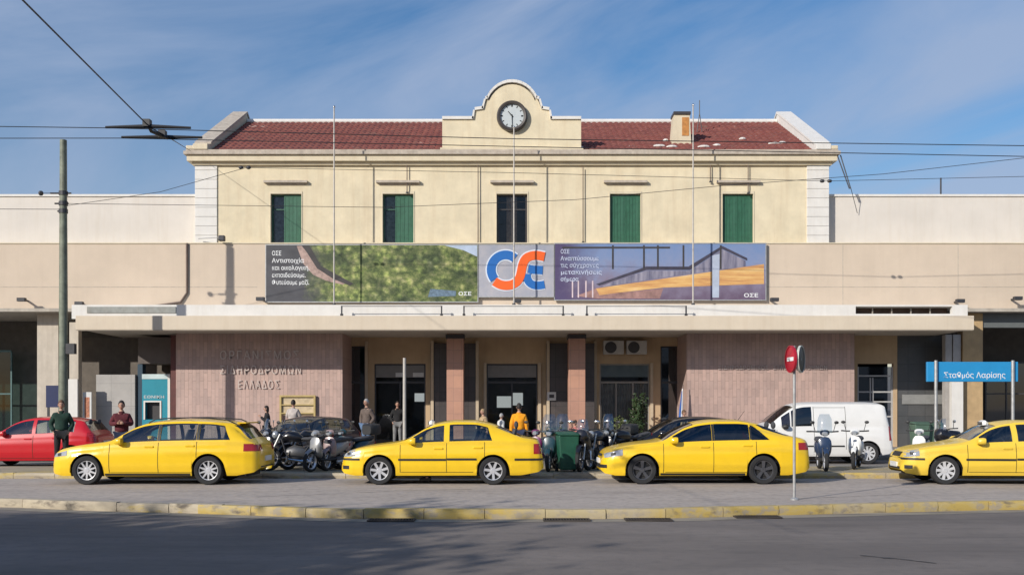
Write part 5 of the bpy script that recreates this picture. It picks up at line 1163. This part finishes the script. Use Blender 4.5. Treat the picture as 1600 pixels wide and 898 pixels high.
bpoly('printed_roof', [(500, 320), (800, 215), (1050, 215), (1250, 92), (1400, 165), (1400, 180), (1250, 110), (1060, 235), (800, 235), (600, 300), (520, 328)], mat('print_roof', (.05, .045, .07), .6, var=.3), -.008)
bpoly('printed_hall', [(600, 305), (800, 240), (1060, 240), (1250, 112), (1390, 180), (1390, 215), (900, 280), (520, 340)], printmat('print_hall', lambda n, l: ramp(n, l, noise_(n, l, (5, 1, .6), (1, 0, 0)), [(.35, (.10, .10, .16)), (.65, (.30, .28, .34))])), -.006)
for a in (600, 785, 868, 1020, 1242): bpoly('printed_mast', [(a-5, 88), (a+5, 88), (a+5, 230), (a-5, 230)], pdk if a != 1242 else pdk, -.010)
bpoly('printed_wire', [(300, 97), (940, 97), (940, 107), (300, 107)], pdk, -.0115)
bpoly('printed_tower', [(1190, 150), (1235, 140), (1232, 400), (1192, 400)], mat('print_tower', (.40, .45, .55), .6), -.012)
text('ΟΣΕ', .2, (w-.85, -.006, .10), inkw, bd, 'lettering', .002, width=.55, bold=.003)
for a in (360, 395, 440, 480): bpoly('printed_lamp', [(a-4, 300), (a+4, 300), (a+4, 400), (a-4, 400)], mat('print_glow', (.62, .5, .52), .6), -.0105)
# wall spotlights
def spot(px, py, lab, d=38.9):
    r = empty('spotlight', (X(px, d), d, Z(py, d)), 0, lab, 'spotlight', 'spotlights round the banners')
    mb = MB(); mb.box(-.16, .16, -.1, .08, -.07, .07); mb.build('lamp_housing', iron, r, bevel=.015); mb = MB(); mb.box(-.03, .03, .08, .48, -.03, .03); mb.build('bracket', iron, r); return r
for px, py, lab in ((407, 467, 'small dark spotlight at the lower left corner of the green banner'), (808, 470, 'small dark spotlight under the middle of the ring logo panel'), (1210, 468, 'small dark spotlight at the lower right corner of the dusk banner'), (34, 468, 'dark spotlight on the wall left of the green pole'), (1500, 470, 'dark spotlight on the wall at the right end of the canopy'), (1590, 466, 'dark spotlight on the wall at the right edge of the picture'), (124, 474, 'dark spotlight on the wall just right of the green pole')): spot(px, py, lab)
r = empty('wall_lamp', (X(346, 39.2), 39.2, Z(372, 39.2)), 0, 'dark lamp on a horizontal arm beside the left white corner stones', 'lamp')
mb = MB(); mb.box(-.10, .14, -.1, .1, -.12, .1); mb.build('lamp_housing', iron, r, bevel=.03); mb = MB(); mb.tube([(-1.0, .3, .03), (0, 0, .03)], .018, 6); mb.build('arm', galv, r)
# flagpoles and wall pipes
def pole(name, px, py0, py1, d, rad, m, lab, cat, group=None, finial=False):
    r = empty(name, (X(px, d), d, Z(py1, d)), 0, lab, cat, group); h = Z(py0, d)-Z(py1, d)
    mb = MB(); mb.tube([(0, 0, 0), (0, 0, h)], [rad, rad*.8], 10); mb.build('shaft', m, r, smooth=True)
    mb = MB(); mb.lathe([(0, 0), (rad*2.2, 0), (rad*2.2, .04), (rad*1.2, .06)], (0, 0, 0), 'z', 12); mb.build('base_flange', iron, r)
    if finial: mb = MB(); mb.ell((0, 0, h+.03), (.05, .05, .05), 10, 6); mb.build('finial', chrome, r, smooth=True)
    return r
fg = 'flagpoles on the station front'
for px, py0, lab in ((522, 168, 'tall thin flagpole between the first and second upstairs windows'), (803, 200, 'tall thin flagpole in front of the clock and middle window'), (1083, 165, 'tall thin flagpole just right of the chimney')):
    pole('flagpole', px, py0, 476, 38.3, .032, polewhite, lab, 'flagpole', fg, True)
pg = 'thin pipes on the upper wall'
for px, a, b, lab in ((636, 258, 302, 'short dark pipe above the second upstairs window'), (747, 258, 381, 'dark pipe on the wall left of the middle window'), (911, 262, 379, 'dark pipe on the wall right of the middle window'), (1169, 258, 303, 'short dark pipe above the rightmost green shutter'), (1110, 256, 285, 'short dark pipe just left of the rightmost window hood')):
    pole('wall_pipe', px, a, b, 39.6, .022, mat('pipe_brown', (.14, .10, .08), .6, var=.3), lab, 'pipe', pg)
r = empty('antenna', (X(1093, 43), 43, 13.2), 0, 'thin dark roof antenna right of the chimney', 'antenna')
for dx in (-.16, .16): mb = MB(); mb.tube([(dx, 0, 0), (0, 0, 1.2)], .018, 6); mb.build('strut', iron, r)
mb = MB(); mb.tube([(0, 0, 1.1), (0, 0, 1.75)], .02, 6); mb.build('mast', iron, r)
r = empty('wall_pipe', (X(292, 39.35), 39.35, 5.7), 0, 'dark tube standing for a thin shadow strip on the parapet, left of the pole shadow', 'pipe')  # dark tube added in place of a shadow line on the parapet
mb = MB(); mb.tube([(0, 0, 2.5), (0, 0, .55), (-.25, -.02, .18), (-1.3, -.05, .02)], .045, 8); mb.build('pipe', mat('pipe_brown', (.14, .10, .08)), r, smooth=True)
r = empty('vent_mast', (X(1470, 41), 41, 10.25), 0, 'short dark mast on top of the right wing', 'mast'); mb = MB(); mb.tube([(0, 0, 0), (0, 0, .9)], .035, 8); mb.build('shaft', iron, r); mb = MB(); mb.box(-.05, .45, -.2, .2, 0, .08); mb.build('base', iron, r)
r = empty('cable_bracket', (XB+.3, 39.5, 11.7), 0, 'dark slanting cable ladder hanging from the right roof corner', 'cable bracket')
for dx in (0, .13): mb = MB(); mb.tube([(dx, 0, 0), (.45+dx*.4, -.1, -1.35)], .022, 6); mb.build('rail', iron, r)
mb = MB(); mb.tube([(.5, -.1, -1.3), (.95, .45, -2.2)], .012, 5); mb.build('cable', iron, r)
# AC units
for px, lab in ((959, 'left of two air conditioning units above the curtained door'), (995, 'right of two air conditioning units above the curtained door')):
    y = 41.15; r = empty('air_conditioner', (X(px, y), y, Z(553, y)), 0, lab, 'air conditioner', 'air conditioning units above the door')
    mb = MB(); mb.box(-.42, .42, 0, .34, 0, .56); mb.build('casing', mat('ac_casing', (.5, .48, .44), .5, var=.1), r, bevel=.02)
    mb = MB(); mb.lathe([(.04, -.012), (.2, -.012), (.23, -.02), (.24, .0)], (-.12, 0, .28), 'y', 24); mb.lathe([(0, -.008), (.235, -.008)], (-.12, 0, .28), 'y', 24); mb.build('fan_grille', dframe, r)
# wall lettering
lm = mat('metal_letters', (.54, .46, .42), .5, metal=.1)
lm2 = mat('faint_letters', (.50, .42, .40), .5)
r = empty('wall_lettering', (X(343, 39.35), 39.35, Z(607, 39.35)), 0, 'thin metal Greek letters in three lines on the left tiled wall', 'lettering')
for s, z, x0, wd in (('ΟΡΓΑΝΙΣΜΟΣ', 561, 343, 123), ('ΣΙΔΗΡΟΔΡΟΜΩΝ', 584, 343, 126), ('ΕΛΛΑΔΟΣ', 607, 371, 64)):
    text(s, .46, (X(x0, 39.35)-r.location.x, 0, Z(z, 39.35)-r.location.z), lm, r, 'lettering', .006, width=X(x0+wd, 39.35)-X(x0, 39.35), spacing=1.3)
r = empty('wall_lettering', (X(1122, 39.35), 39.35, Z(577, 39.35)), 0, 'one line of small metal Greek letters on the right tiled wall', 'lettering')
for s, a, b in (('ΣΙΔΗΡΟΔΡΟΜΙΚΟΣ', 1122, 1200), ('ΣΤΑΘΜΟΣ', 1208, 1247), ('ΑΘΗΝΩΝ', 1255, 1292)): text(s, .22, (X(a, 39.35)-X(1122, 39.35), 0, 0), lm, r, 'lettering', .01, width=X(b, 39.35)-X(a, 39.35), spacing=1.2)
# yellow framed notice board
y = 39.3; r = empty('notice_board', (X(465, y), y, Z(700, y)+.4), 0, 'yellow framed notice board with shelves on the left tiled wall', 'notice board'); zz = Z(617, y)-r.location.z; w = X(493, y)-X(465, y); ym = mat('faded_yellow_paint', (.46, .35, .14), .6, var=.2)
mb = MB(); mb.box(-w, w, -.04, .04, zz-.07, zz).box(-w, -w+.07, -.04, .04, 0, zz-.07).box(w-.07, w, -.04, .04, 0, zz-.07)
for k in range(1, 4): mb.box(-w+.07, w-.07, -.035, .035, zz-.07-.33*k, zz-.03-.33*k)
mb.build('frame', ym, r)
mb = MB(); mb.box(-w+.07, w-.07, .04, .06, .9, zz-.07); mb.build('backing_panel', mat('board_cream', (.55, .44, .28), .7, var=.25, scale=5), r)
# cash machine
y = 39.95; r = empty('cash_machine', (X(241, y), y, .15), 0, 'teal cash machine booth with white header and screen recess', 'cash machine'); tl = mat('teal_panel', (.015, .24, .32), .4, coat=.2, var=.06)
def lxz(px, py): return X(px, y)-r.location.x, Z(py, y)-.15
x0, zt_ = lxz(222, 592); x1, _ = lxz(262, 592); zs0 = lxz(0, 655)[1]; zs1 = lxz(0, 628)[1]; xs0 = lxz(227, 0)[0]; xs1 = lxz(250, 0)[0]
mb = MB(); wall_holes(mb, x0, x1, 0, zt_, 0, .4, [(xs0, xs1, zs0, zs1)]); mb.build('front_panel', tl, r)
mb = MB(); mb.box(xs0, xs1, .2, .3, zs0, zs1); mb.build('screen_recess', dframe, r)
mb = MB(); t = .06; mb.box(xs0-t, xs1+t, -.03, -.002, zs1, zs1+t).box(xs0-t, xs0, -.03, -.002, zs0, zs1).box(xs1, xs1+t, -.03, -.002, zs0, zs1); mb.build('screen_frame', white, r)
mb = MB(); mb.box(x0, x1, -.02, .4, zt_+.003, zt_+.2); mb.build('header', mat('header_pale', (.5, .6, .6), .5), r)
mb = MB(); mb.box(x1+.003, x1+.1, -.02, .4, 0, zt_+.2); mb.build('side_post', white, r)
mb = MB(); mb.box(x0-.2, x0-.003, .05, .4, 0, zt_+.6); mb.build('side_panel', mat('deep_blue_panel', (.01, .04, .07), .5), r)
text('ΕΘΝΙΚΗ', .16, (x0+.06, -.006, lxz(0, 622)[1]), paper, r, 'lettering', .003, width=.8)
mb = MB(); mb.box(x0-.2, x1+.1, .1, 1.5, zt_+.62, 4.4); mb.build('upper_panel', mat('booth_brown', (.11, .09, .08), .7), r)
# white poster stand by the column
y = 39.3; r = empty('poster_stand', (X(136, y), y, .15), 0, 'narrow white poster stand with orange picture beside the grey marble panel', 'poster stand')
mb = MB(); mb.box(-.17, .17, 0, .06, .5, 2.2); mb.build('poster', paper, r); mb = MB(); mb.box(-.1, .1, -.004, 0, 1.2, 2.0); mb.build('picture', mat('poster_orange', (.45, .17, .09), .6, var=.5, scale=9), r)
for s in (-1, 1): mb = MB(); mb.box(s*.14-.02, s*.14+.02, .01, .05, 0, .5); mb.build('leg', iron, r)
y = 38.9; r = empty('notice_board', (X(83, y), y, .15), 0, 'dark blue notice board on a post left of the green pole', 'notice board')
mb = MB(); mb.box(-.28, .28, 0, .08, 1.6, 2.45); mb.build('board', mat('board_blue', (.01, .02, .08), .4), r); mb = MB(); mb.box(-.24, -.16, .01, .07, 0, 1.6); mb.build('post', iron, r)
y = 39.05; r = empty('sunlit_column_strip', (X(113, y), y, .15), 0, 'tall white panel standing for the sunlit lower part of the column behind the green pole', 'board'); mb = MB(); mb.box(-.2, .2, 0, .1, 0, 2.7); mb.build('panel', white, r)  # white panel puts the sunlight on the lower column into colour
# stone panel small sign
y = 41.3; mb = MB(); r = empty('small_sign', (X(862, y), y, Z(625, y)), 0, 'small white square sign on the dark stone panel', 'sign'); mb.box(-.18, .18, 0, .03, 0, .34); mb.build('plate', paper, r); mb = MB(); mb.box(-.10, .10, -.004, 0, .1, .24); mb.build('pictogram', dframe, r)
# green lamp pole
pd = 34.7; gp = empty('trolley_pole', (X(99, pd), pd, .15), 0, 'tall weathered green pole carrying the trolley wires at the left', 'pole'); ph = Z(219, pd)-.15
mb = MB(); mb.tube([(0, 0, 0), (0, 0, ph*.5), (0, 0, ph)], [.165, .14, .115], 16); mb.build('shaft', polegreen, gp, smooth=True)
mb = MB(); mb.lathe([(.19, 0), (.19, .5), (.16, .6)], (0, 0, 0), 'z', 16); mb.build('base', polegreen, gp, smooth=True)
for z, l in ((Z(302, pd), .45), (Z(318, pd), .3), (Z(330, pd), .2)):
    mb = MB(); mb.tube([(-l, 0, z-.15), (l*.6, 0, z-.15)], .03, 6); mb.lathe([(.15, z-.22), (.15, z-.08)], (0, 0, 0), 'z', 14); mb.build('clamp', iron, gp)
mb = MB(); mb.ell((-.78, 0, Z(302, pd)-.15), (.09, .09, .09), 8, 6); mb.tube([(-.8, 0, Z(302, pd)-.15), (-.4, 0, Z(302, pd)-.15)], .012, 5); mb.build('insulator', iron, gp)
for z in (Z(538, pd), Z(546, pd)): mb = MB(); mb.box(.12, .42, -.1, .1, z-.3, z-.12); mb.build('junction_box', iron, gp)
# white post
d = 26.2; r = pole('white_post', 632, 559, 734, d, .05, polewhite, 'bare white post behind the bonnet of the middle saloon taxi', 'post')
# no entry sign
d = 18.35; nx = X(1241, d); ns = empty('no_entry_sign', (nx, d, 0), 0, 'red round no entry sign turned sideways on a thin grey post by the near kerb', 'sign')
mb = MB(); mb.tube([(0, 0, 0), (0, 0, 2.82)], .026, 10); mb.build('post', galv, ns, smooth=True)
mb = MB(); mb.lathe([(0, 0), (.08, 0), (.08, .02), (.03, .05)], (0, 0, 0), 'z', 14); mb.build('base_plate', galv, ns)
def disc(rz, dx, red=True):
    rs = mat('sign_red', (.42, .012, .03), .4, var=.1) if red else mat('sign_back', (.035, .04, .04), .5, var=.2)
    M = Matrix.Translation((dx, 0, 0)) @ Matrix.Rotation(rz, 4, 'Z')
    def put(mb, n, m, **k): mb.v = [tuple(M @ Vector(v)) for v in mb.v]; return mb.build(n, m, ns, **k)
    mb = MB(); mb.lathe([(0, 0), (.225, 0), (.232, .004), (.232, .02), (0, .02)], (0, 0, 2.58), 'y', 32); put(mb, 'sign_disc', rs, smooth=True, auto=30)
    mb = MB(); mb.lathe([(.233, -.012), (.25, -.012), (.25, .028), (.233, .028)], (0, 0, 2.58), 'y', 32); put(mb, 'sign_rim', rs if red else mat('pale_rim', (.55, .57, .50), .4))
    if red: mb = MB(); mb.box(-.15, .15, -.006, -.001, 2.545, 2.615); put(mb, 'white_bar', inkw)
disc(R(-84), -.07, True); disc(R(60), .13, False)
mb = MB(); mb.box(-.12, .13, -.012, .012, 2.56, 2.60); mb.build('clamp', galv, ns)
# blue sign on posts
d = 31.0; bs = empty('station_sign', (X(1520, d), d, .0), 0, 'long blue sign with white Greek writing on two posts at the right', 'sign')
bl = mat('sign_blue', (.02, .25, .52), .45, var=.06)
w = (X(1587, d)-X(1445, d))/2; z0, z1 = Z(596, d), Z(565, d)
mb = MB(); mb.box(-w, w, 0, .12, z0, z1); mb.build('sign_board', bl, bs, bevel=.015)
for px in (1461, 1581): mb = MB(); x = X(px, d)-bs.location.x; mb.tube([(x, -.06, 0), (x, -.06, z1+.04)], .05, 10); mb.build('post', galv, bs, smooth=True)
text('Σταθμός Λαρίσης', .24, (X(1474, d)-bs.location.x, -.006, z0+.12), inkw, bs, 'lettering', .004, width=X(1570, d)-X(1474, d))
# green bins
def wheelie(loc, lab, m, s=1, rz=0, group=None):
    r = empty('wheelie_bin', loc, rz, lab, 'bin', group); mb = MB()
    i0 = [(-.22, -.24), (.22, -.24), (.22, .24), (-.22, .24)]; i1 = [(-.28, -.30), (.28, -.30), (.28, .32), (-.28, .32)]
    mb.v = [(a*s, b*s, .06*s) for a, b in i0]+[(a*s, b*s, .98*s) for a, b in i1]
    for f in ((0,3,2,1),(4,5,6,7),(0,1,5,4),(1,2,6,5),(2,3,7,6),(3,0,4,7)): mb.f.append(f); mb.m.append(0)
    mb.build('bin_body', m, r, bevel=.03)
    mb = MB(); mb.loft([(-.33*s, 0, .29*s, .98*s, 1.01*s), (-.1*s, 0, .31*s, .985*s, 1.07*s), (.3*s, 0, .30*s, .985*s, 1.08*s), (.38*s, 0, .28*s, .99*s, 1.03*s)], 12, 4, 'y'); mb.build('lid', m, r, smooth=True)
    for sx in (-1, 1): mb = MB(); mb.lathe([(0, -.03), (.1, -.03), (.1, .03), (0, .03)], (sx*.24*s, .24*s, .1), 'x', 16); mb.build('wheel', rubber, r)
    mb = MB(); mb.tube([(-.2*s, .36*s, .95*s), (.2*s, .36*s, .95*s)], .018, 6); mb.build('handle', m, r)
    return r
gb = mat('bin_green', (.012, .085, .05), .55, var=.2, scale=5)
wheelie(at(886, 24.75), 'green wheelie bin on the island between the parked scooters', gb, .92, R(8))
wheelie((X(1437, 36), 36, GP), 'left of two green bins by the slate wall behind the blue sign', mat('bin_grey_green', (.08, .14, .10), .6, var=.2), 1.0, 0, 'green bins by the slate wall')
wheelie((X(1457, 36.2), 36.2, GP), 'right of two green bins by the slate wall behind the blue sign', mat('bin_grey_green', (.08, .14, .10), .6), 1.0, 0, 'green bins by the slate wall')
# furled flag leaning by the right wall
r = empty('furled_flag', (X(1062, 39), 38.9, .15), 0, 'furled blue and white flag leaning at the corner of the right tiled wall', 'flag'); bl2 = mat('flag_blue', (.03, .10, .35), .8, var=.2)
mb = MB(); mb.tube([(0, 0, 0), (.25, .3, 2.9)], .02, 6); mb.build('pole', iron, r); mb = MB(); mb.tube([(.02, 0, 1.0), (.10, .1, 1.8), (.20, .22, 2.7)], [.12, .09, .03], 8); mb.build('flag_cloth', inkw, r, smooth=True); mb = MB(); mb.tube([(-.06, -.03, .95), (.03, .06, 1.8), (.15, .18, 2.6)], [.10, .07, .02], 8); mb.build('flag_cloth', bl2, r, smooth=True)
r.scale = (.6, .6, .86)
# ---------------- plants ----------------
leafd = mat('dark_leaf', (.035, .065, .022), .6, var=.5, scale=3); leafl = mat('light_leaf', (.11, .14, .045), .6, var=.4, scale=3); bark = mat('bark', (.10, .07, .05), .9, var=.4, bump=.5)
terr = mat('terracotta', (.32, .12, .06), .7, var=.2)
def shrub(loc, lab, h, w, m, n, pot=True, seed=0, size=.09):
    rr = random.Random(seed); r = empty('potted_plant', loc, 0, lab, 'plant', 'plants by the curtained door')
    if pot: mb = MB(); mb.lathe([(0, 0), (.17, 0), (.24, .36), (.26, .38), (.22, .38), (.2, .34), (0, .34)], (0, 0, 0), 'z', 18); mb.build('pot', terr, r, smooth=True, auto=35)
    z0 = .34 if pot else 0; mb = MB(); lf = MB()
    for k in range(7):
        a = rr.random()*6.28; t = Vector((math.cos(a)*w*rr.uniform(.2, .9), math.sin(a)*w*rr.uniform(.2, .9), z0+h*rr.uniform(.5, 1))); mb.tube([(0, 0, z0-.02), (t.x*.4, t.y*.4, z0+(t.z-z0)*.5), tuple(t)], [.018, .012, .005], 5)
        for q_ in range(n//7):
            f = rr.uniform(.25, 1.05); p = Vector((t.x*f, t.y*f, z0+(t.z-z0)*f))+Vector((rr.gauss(0, w*.22), rr.gauss(0, w*.22), rr.gauss(0, h*.06))); lf.leaf(p, size, rr)
    mb.build('stems', bark, r); lf.build('foliage', m, r); return r
shrub((X(997, 40.3), 40.3, GP), 'tall dark potted tree in front of the curtained door', 2.0, .42, leafd, 900, seed=1, size=.13)
shrub((X(968, 39.0), 39.0, GP), 'low light green potted bush left of the tall dark potted tree', .9, .4, leafl, 500, seed=2)
shrub((X(985, 38.2), 38.2, GP), 'low potted bush with loose leaves right beside the light green bush', .8, .45, leafd, 420, seed=3)
shrub((X(870, 37.4), 37.4, GP), 'round dark potted bush in front of the stone panel with the white sign', .75, .45, leafd, 420, seed=4)
# ---------------- overhead wires ----------------
wm = mat('wire_black', (.02, .02, .022), .5)
def wire(pts, r, lab, n=28, sag=0):
    P = []
    for a, b in zip(pts, pts[1:]):
        a, b = Vector(a), Vector(b)
        for k in range(n): t = k/n; P.append(a.lerp(b, t)-Vector((0, 0, sag*4*t*(1-t))))
    P.append(Vector(pts[-1])); o = bpy.data.objects.new; mb = MB(); mb.tube(P, r, 6)
    c = P[len(P)//2].copy(); mb.v = [tuple(Vector(v)-c) for v in mb.v]
    w_ = mb.build('overhead_wire', wm, smooth=True); w_.location = c; return tag(w_, lab, 'wire', 'overhead wires')
def W3(px, py, d): return (X(px, d), d, Z(py, d))
wire([W3(-900, 186, 14), W3(165, 200, 14), W3(800, 217, 14), W3(2500, 240, 14)], .006, 'upper long trolley wire passing in front of the clock gable')
wire([W3(-900, 217, 14.6), W3(190, 216, 14.6), W3(800, 229, 14.6), W3(2500, 262, 14.6)], .006, 'lower long trolley wire just under the upper one')
wire([(-3.9, 6.0, 5.25), W3(35, 0, 9.0), W3(230, 195, 14)], .009, 'thick span wire rising to the upper left corner of the picture')
wire([W3(230, 197, 14), W3(262, 214, 14.6), W3(298, 236, 39)], .008, 'span wire from the crossing bars to the left roof corner')
wire([W3(100, 322, 34.6), W3(250, 300, 34.8), W3(385, 262, 34.9), W3(800, 270, 35), W3(1290, 283, 35), W3(2200, 262, 35)], .009, 'long wire from the green pole passing just under the cornice')
wire([W3(100, 318, 34.6), W3(600, 324, 34.2), W3(900, 312, 33), W3(1130, 290, 32), W3(1380, 272, 31), W3(1600, 247, 30), W3(2400, 130, 28)], .009, 'wire from the green pole passing across the upstairs windows and rising right')
wire([W3(-500, 325, 34.6), W3(100, 327, 34.6)], .01, 'short wire running left from the green pole to the picture edge')
for px, py, d, lab in ((382, 262, 34.9, 'pair of dark wire insulators left of the first upstairs window'), (1290, 283, 35, 'pair of dark wire insulators in front of the right corner stones')):
    r = empty('insulator', W3(px, py, d), 0, lab, 'insulator', 'insulators on the wires')
    for s in (-.12, .14): mb = MB(); mb.ell((s, 0, 0), (.09, .06, .06), 10, 6); mb.build('bead', iron, r, smooth=True)
r = empty('wire_crossing', W3(240, 205, 14.3), 0, 'two dark horizontal trolley wire bars joined by a short arm at the upper left', 'wire crossing')
def rel(p): return tuple(Vector(p)-r.location)
mb = MB(); mb.tube([rel(W3(165, 199, 14)), rel(W3(232, 197.5, 14)), rel(W3(298, 200, 14))], [.018, .03, .018], 8); mb.build('bar', wm, r)
mb = MB(); mb.tube([rel(W3(190, 214.5, 14.6)), rel(W3(255, 214, 14.6)), rel(W3(316, 215, 14.6))], [.018, .03, .018], 8); mb.build('bar', wm, r)
mb = MB(); mb.tube([rel(W3(230, 192, 14)), rel(W3(236, 205, 14.2)), rel(W3(262, 216, 14.6))], .025, 6); mb.build('arm', wm, r)
for px, py, d in ((230, 194, 14), (254, 211, 14.5)): mb = MB(); mb.box(-.05, .05, -.05, .05, -.04, .06); mb.v = [tuple(Vector(v)+Vector(rel(W3(px, py, d)))) for v in mb.v]; mb.build('clamp', wm, r)
# ---------------- across the street (behind the camera) ----------------
def tree(loc, lab, h, rad, seed, n=5200):
    rr = random.Random(seed); r = empty('street_tree', loc, 0, lab, 'tree', 'street trees on the near pavement'); tk = MB(); lf = MB(); top = h*.45
    tk.tube([(0, 0, 0), (.1, .05, top*.5), (0, 0, top)], [.28, .2, .17], 12)
    cl = []
    for k in range(16):
        a = k*2.4; e = rr.uniform(.25, 1); c = Vector((math.cos(a)*rad*.72*math.sqrt(rr.random()), math.sin(a)*rad*.72*math.sqrt(rr.random()), top+(h-top)*e*.85)); cl.append(c)
        tk.tube([(0, 0, top*.85), tuple(Vector((0, 0, top)).lerp(c, .5)+Vector((0, 0, -.2))), tuple(c)], [.11, .07, .03], 6)
    for q_ in range(n):
        c = rr.choice(cl); d_ = Vector((rr.gauss(0, 1), rr.gauss(0, 1), rr.gauss(0, .8))); lf.leaf(c+d_*rad*.24, .34, rr)
    tk.build('trunk', bark, r); lf.build('crown', leafd, r); return r
tree((-15.6, .2, 0), 'leafy street tree nearest the camera on the near pavement', 9.4, 3.2, 3, 9000)
tree((-21.8, .3, 0), 'leafy street tree second along the near pavement', 9.6, 3.3, 4, 9000)
tree((-28.5, .1, 0), 'broad leafy street tree farthest along the near pavement', 9.0, 3.6, 5)
tree((-12.3, -6.5, 0), 'young leafy street tree set back near the opposite house', 8.8, 2.2, 6)
for i, (x0, x1, h, m) in enumerate(((-48, -16, 8.5, cream2), (-15.5, 12, 7.5, pale), (12.5, 44, 8.6, white))):
    r = empty('street_building', ((x0+x1)/2, -12, 0), 0, ('cream shop building across the street on the left', 'pale shop building across the street behind the camera', 'white shop building across the street on the right')[i], 'building', 'buildings across the street'); w = (x1-x0)/2
    hs = [(-w+1.5+3.2*k, -w+3+3.2*k, z, z+1.5) for k in range(int((2*w-2)/3.2)) for z in (1.2, 4.6)]
    mb = MB(); wall_holes(mb, -w, w, 0, h, -.3, 0, hs); mb.v = [(a, -b, c) for a, b, c in mb.v]; mb.box(-w, w, -12, -.5, 0, h); mb.build('wall', m, r)
    for hh in hs: mb = MB(); mb.box(hh[0], hh[1], -.2, -.15, hh[2], hh[3]); mb.v = [(a, b+.3, c) for a, b, c in mb.v]; mb.build('window', dframe, r)
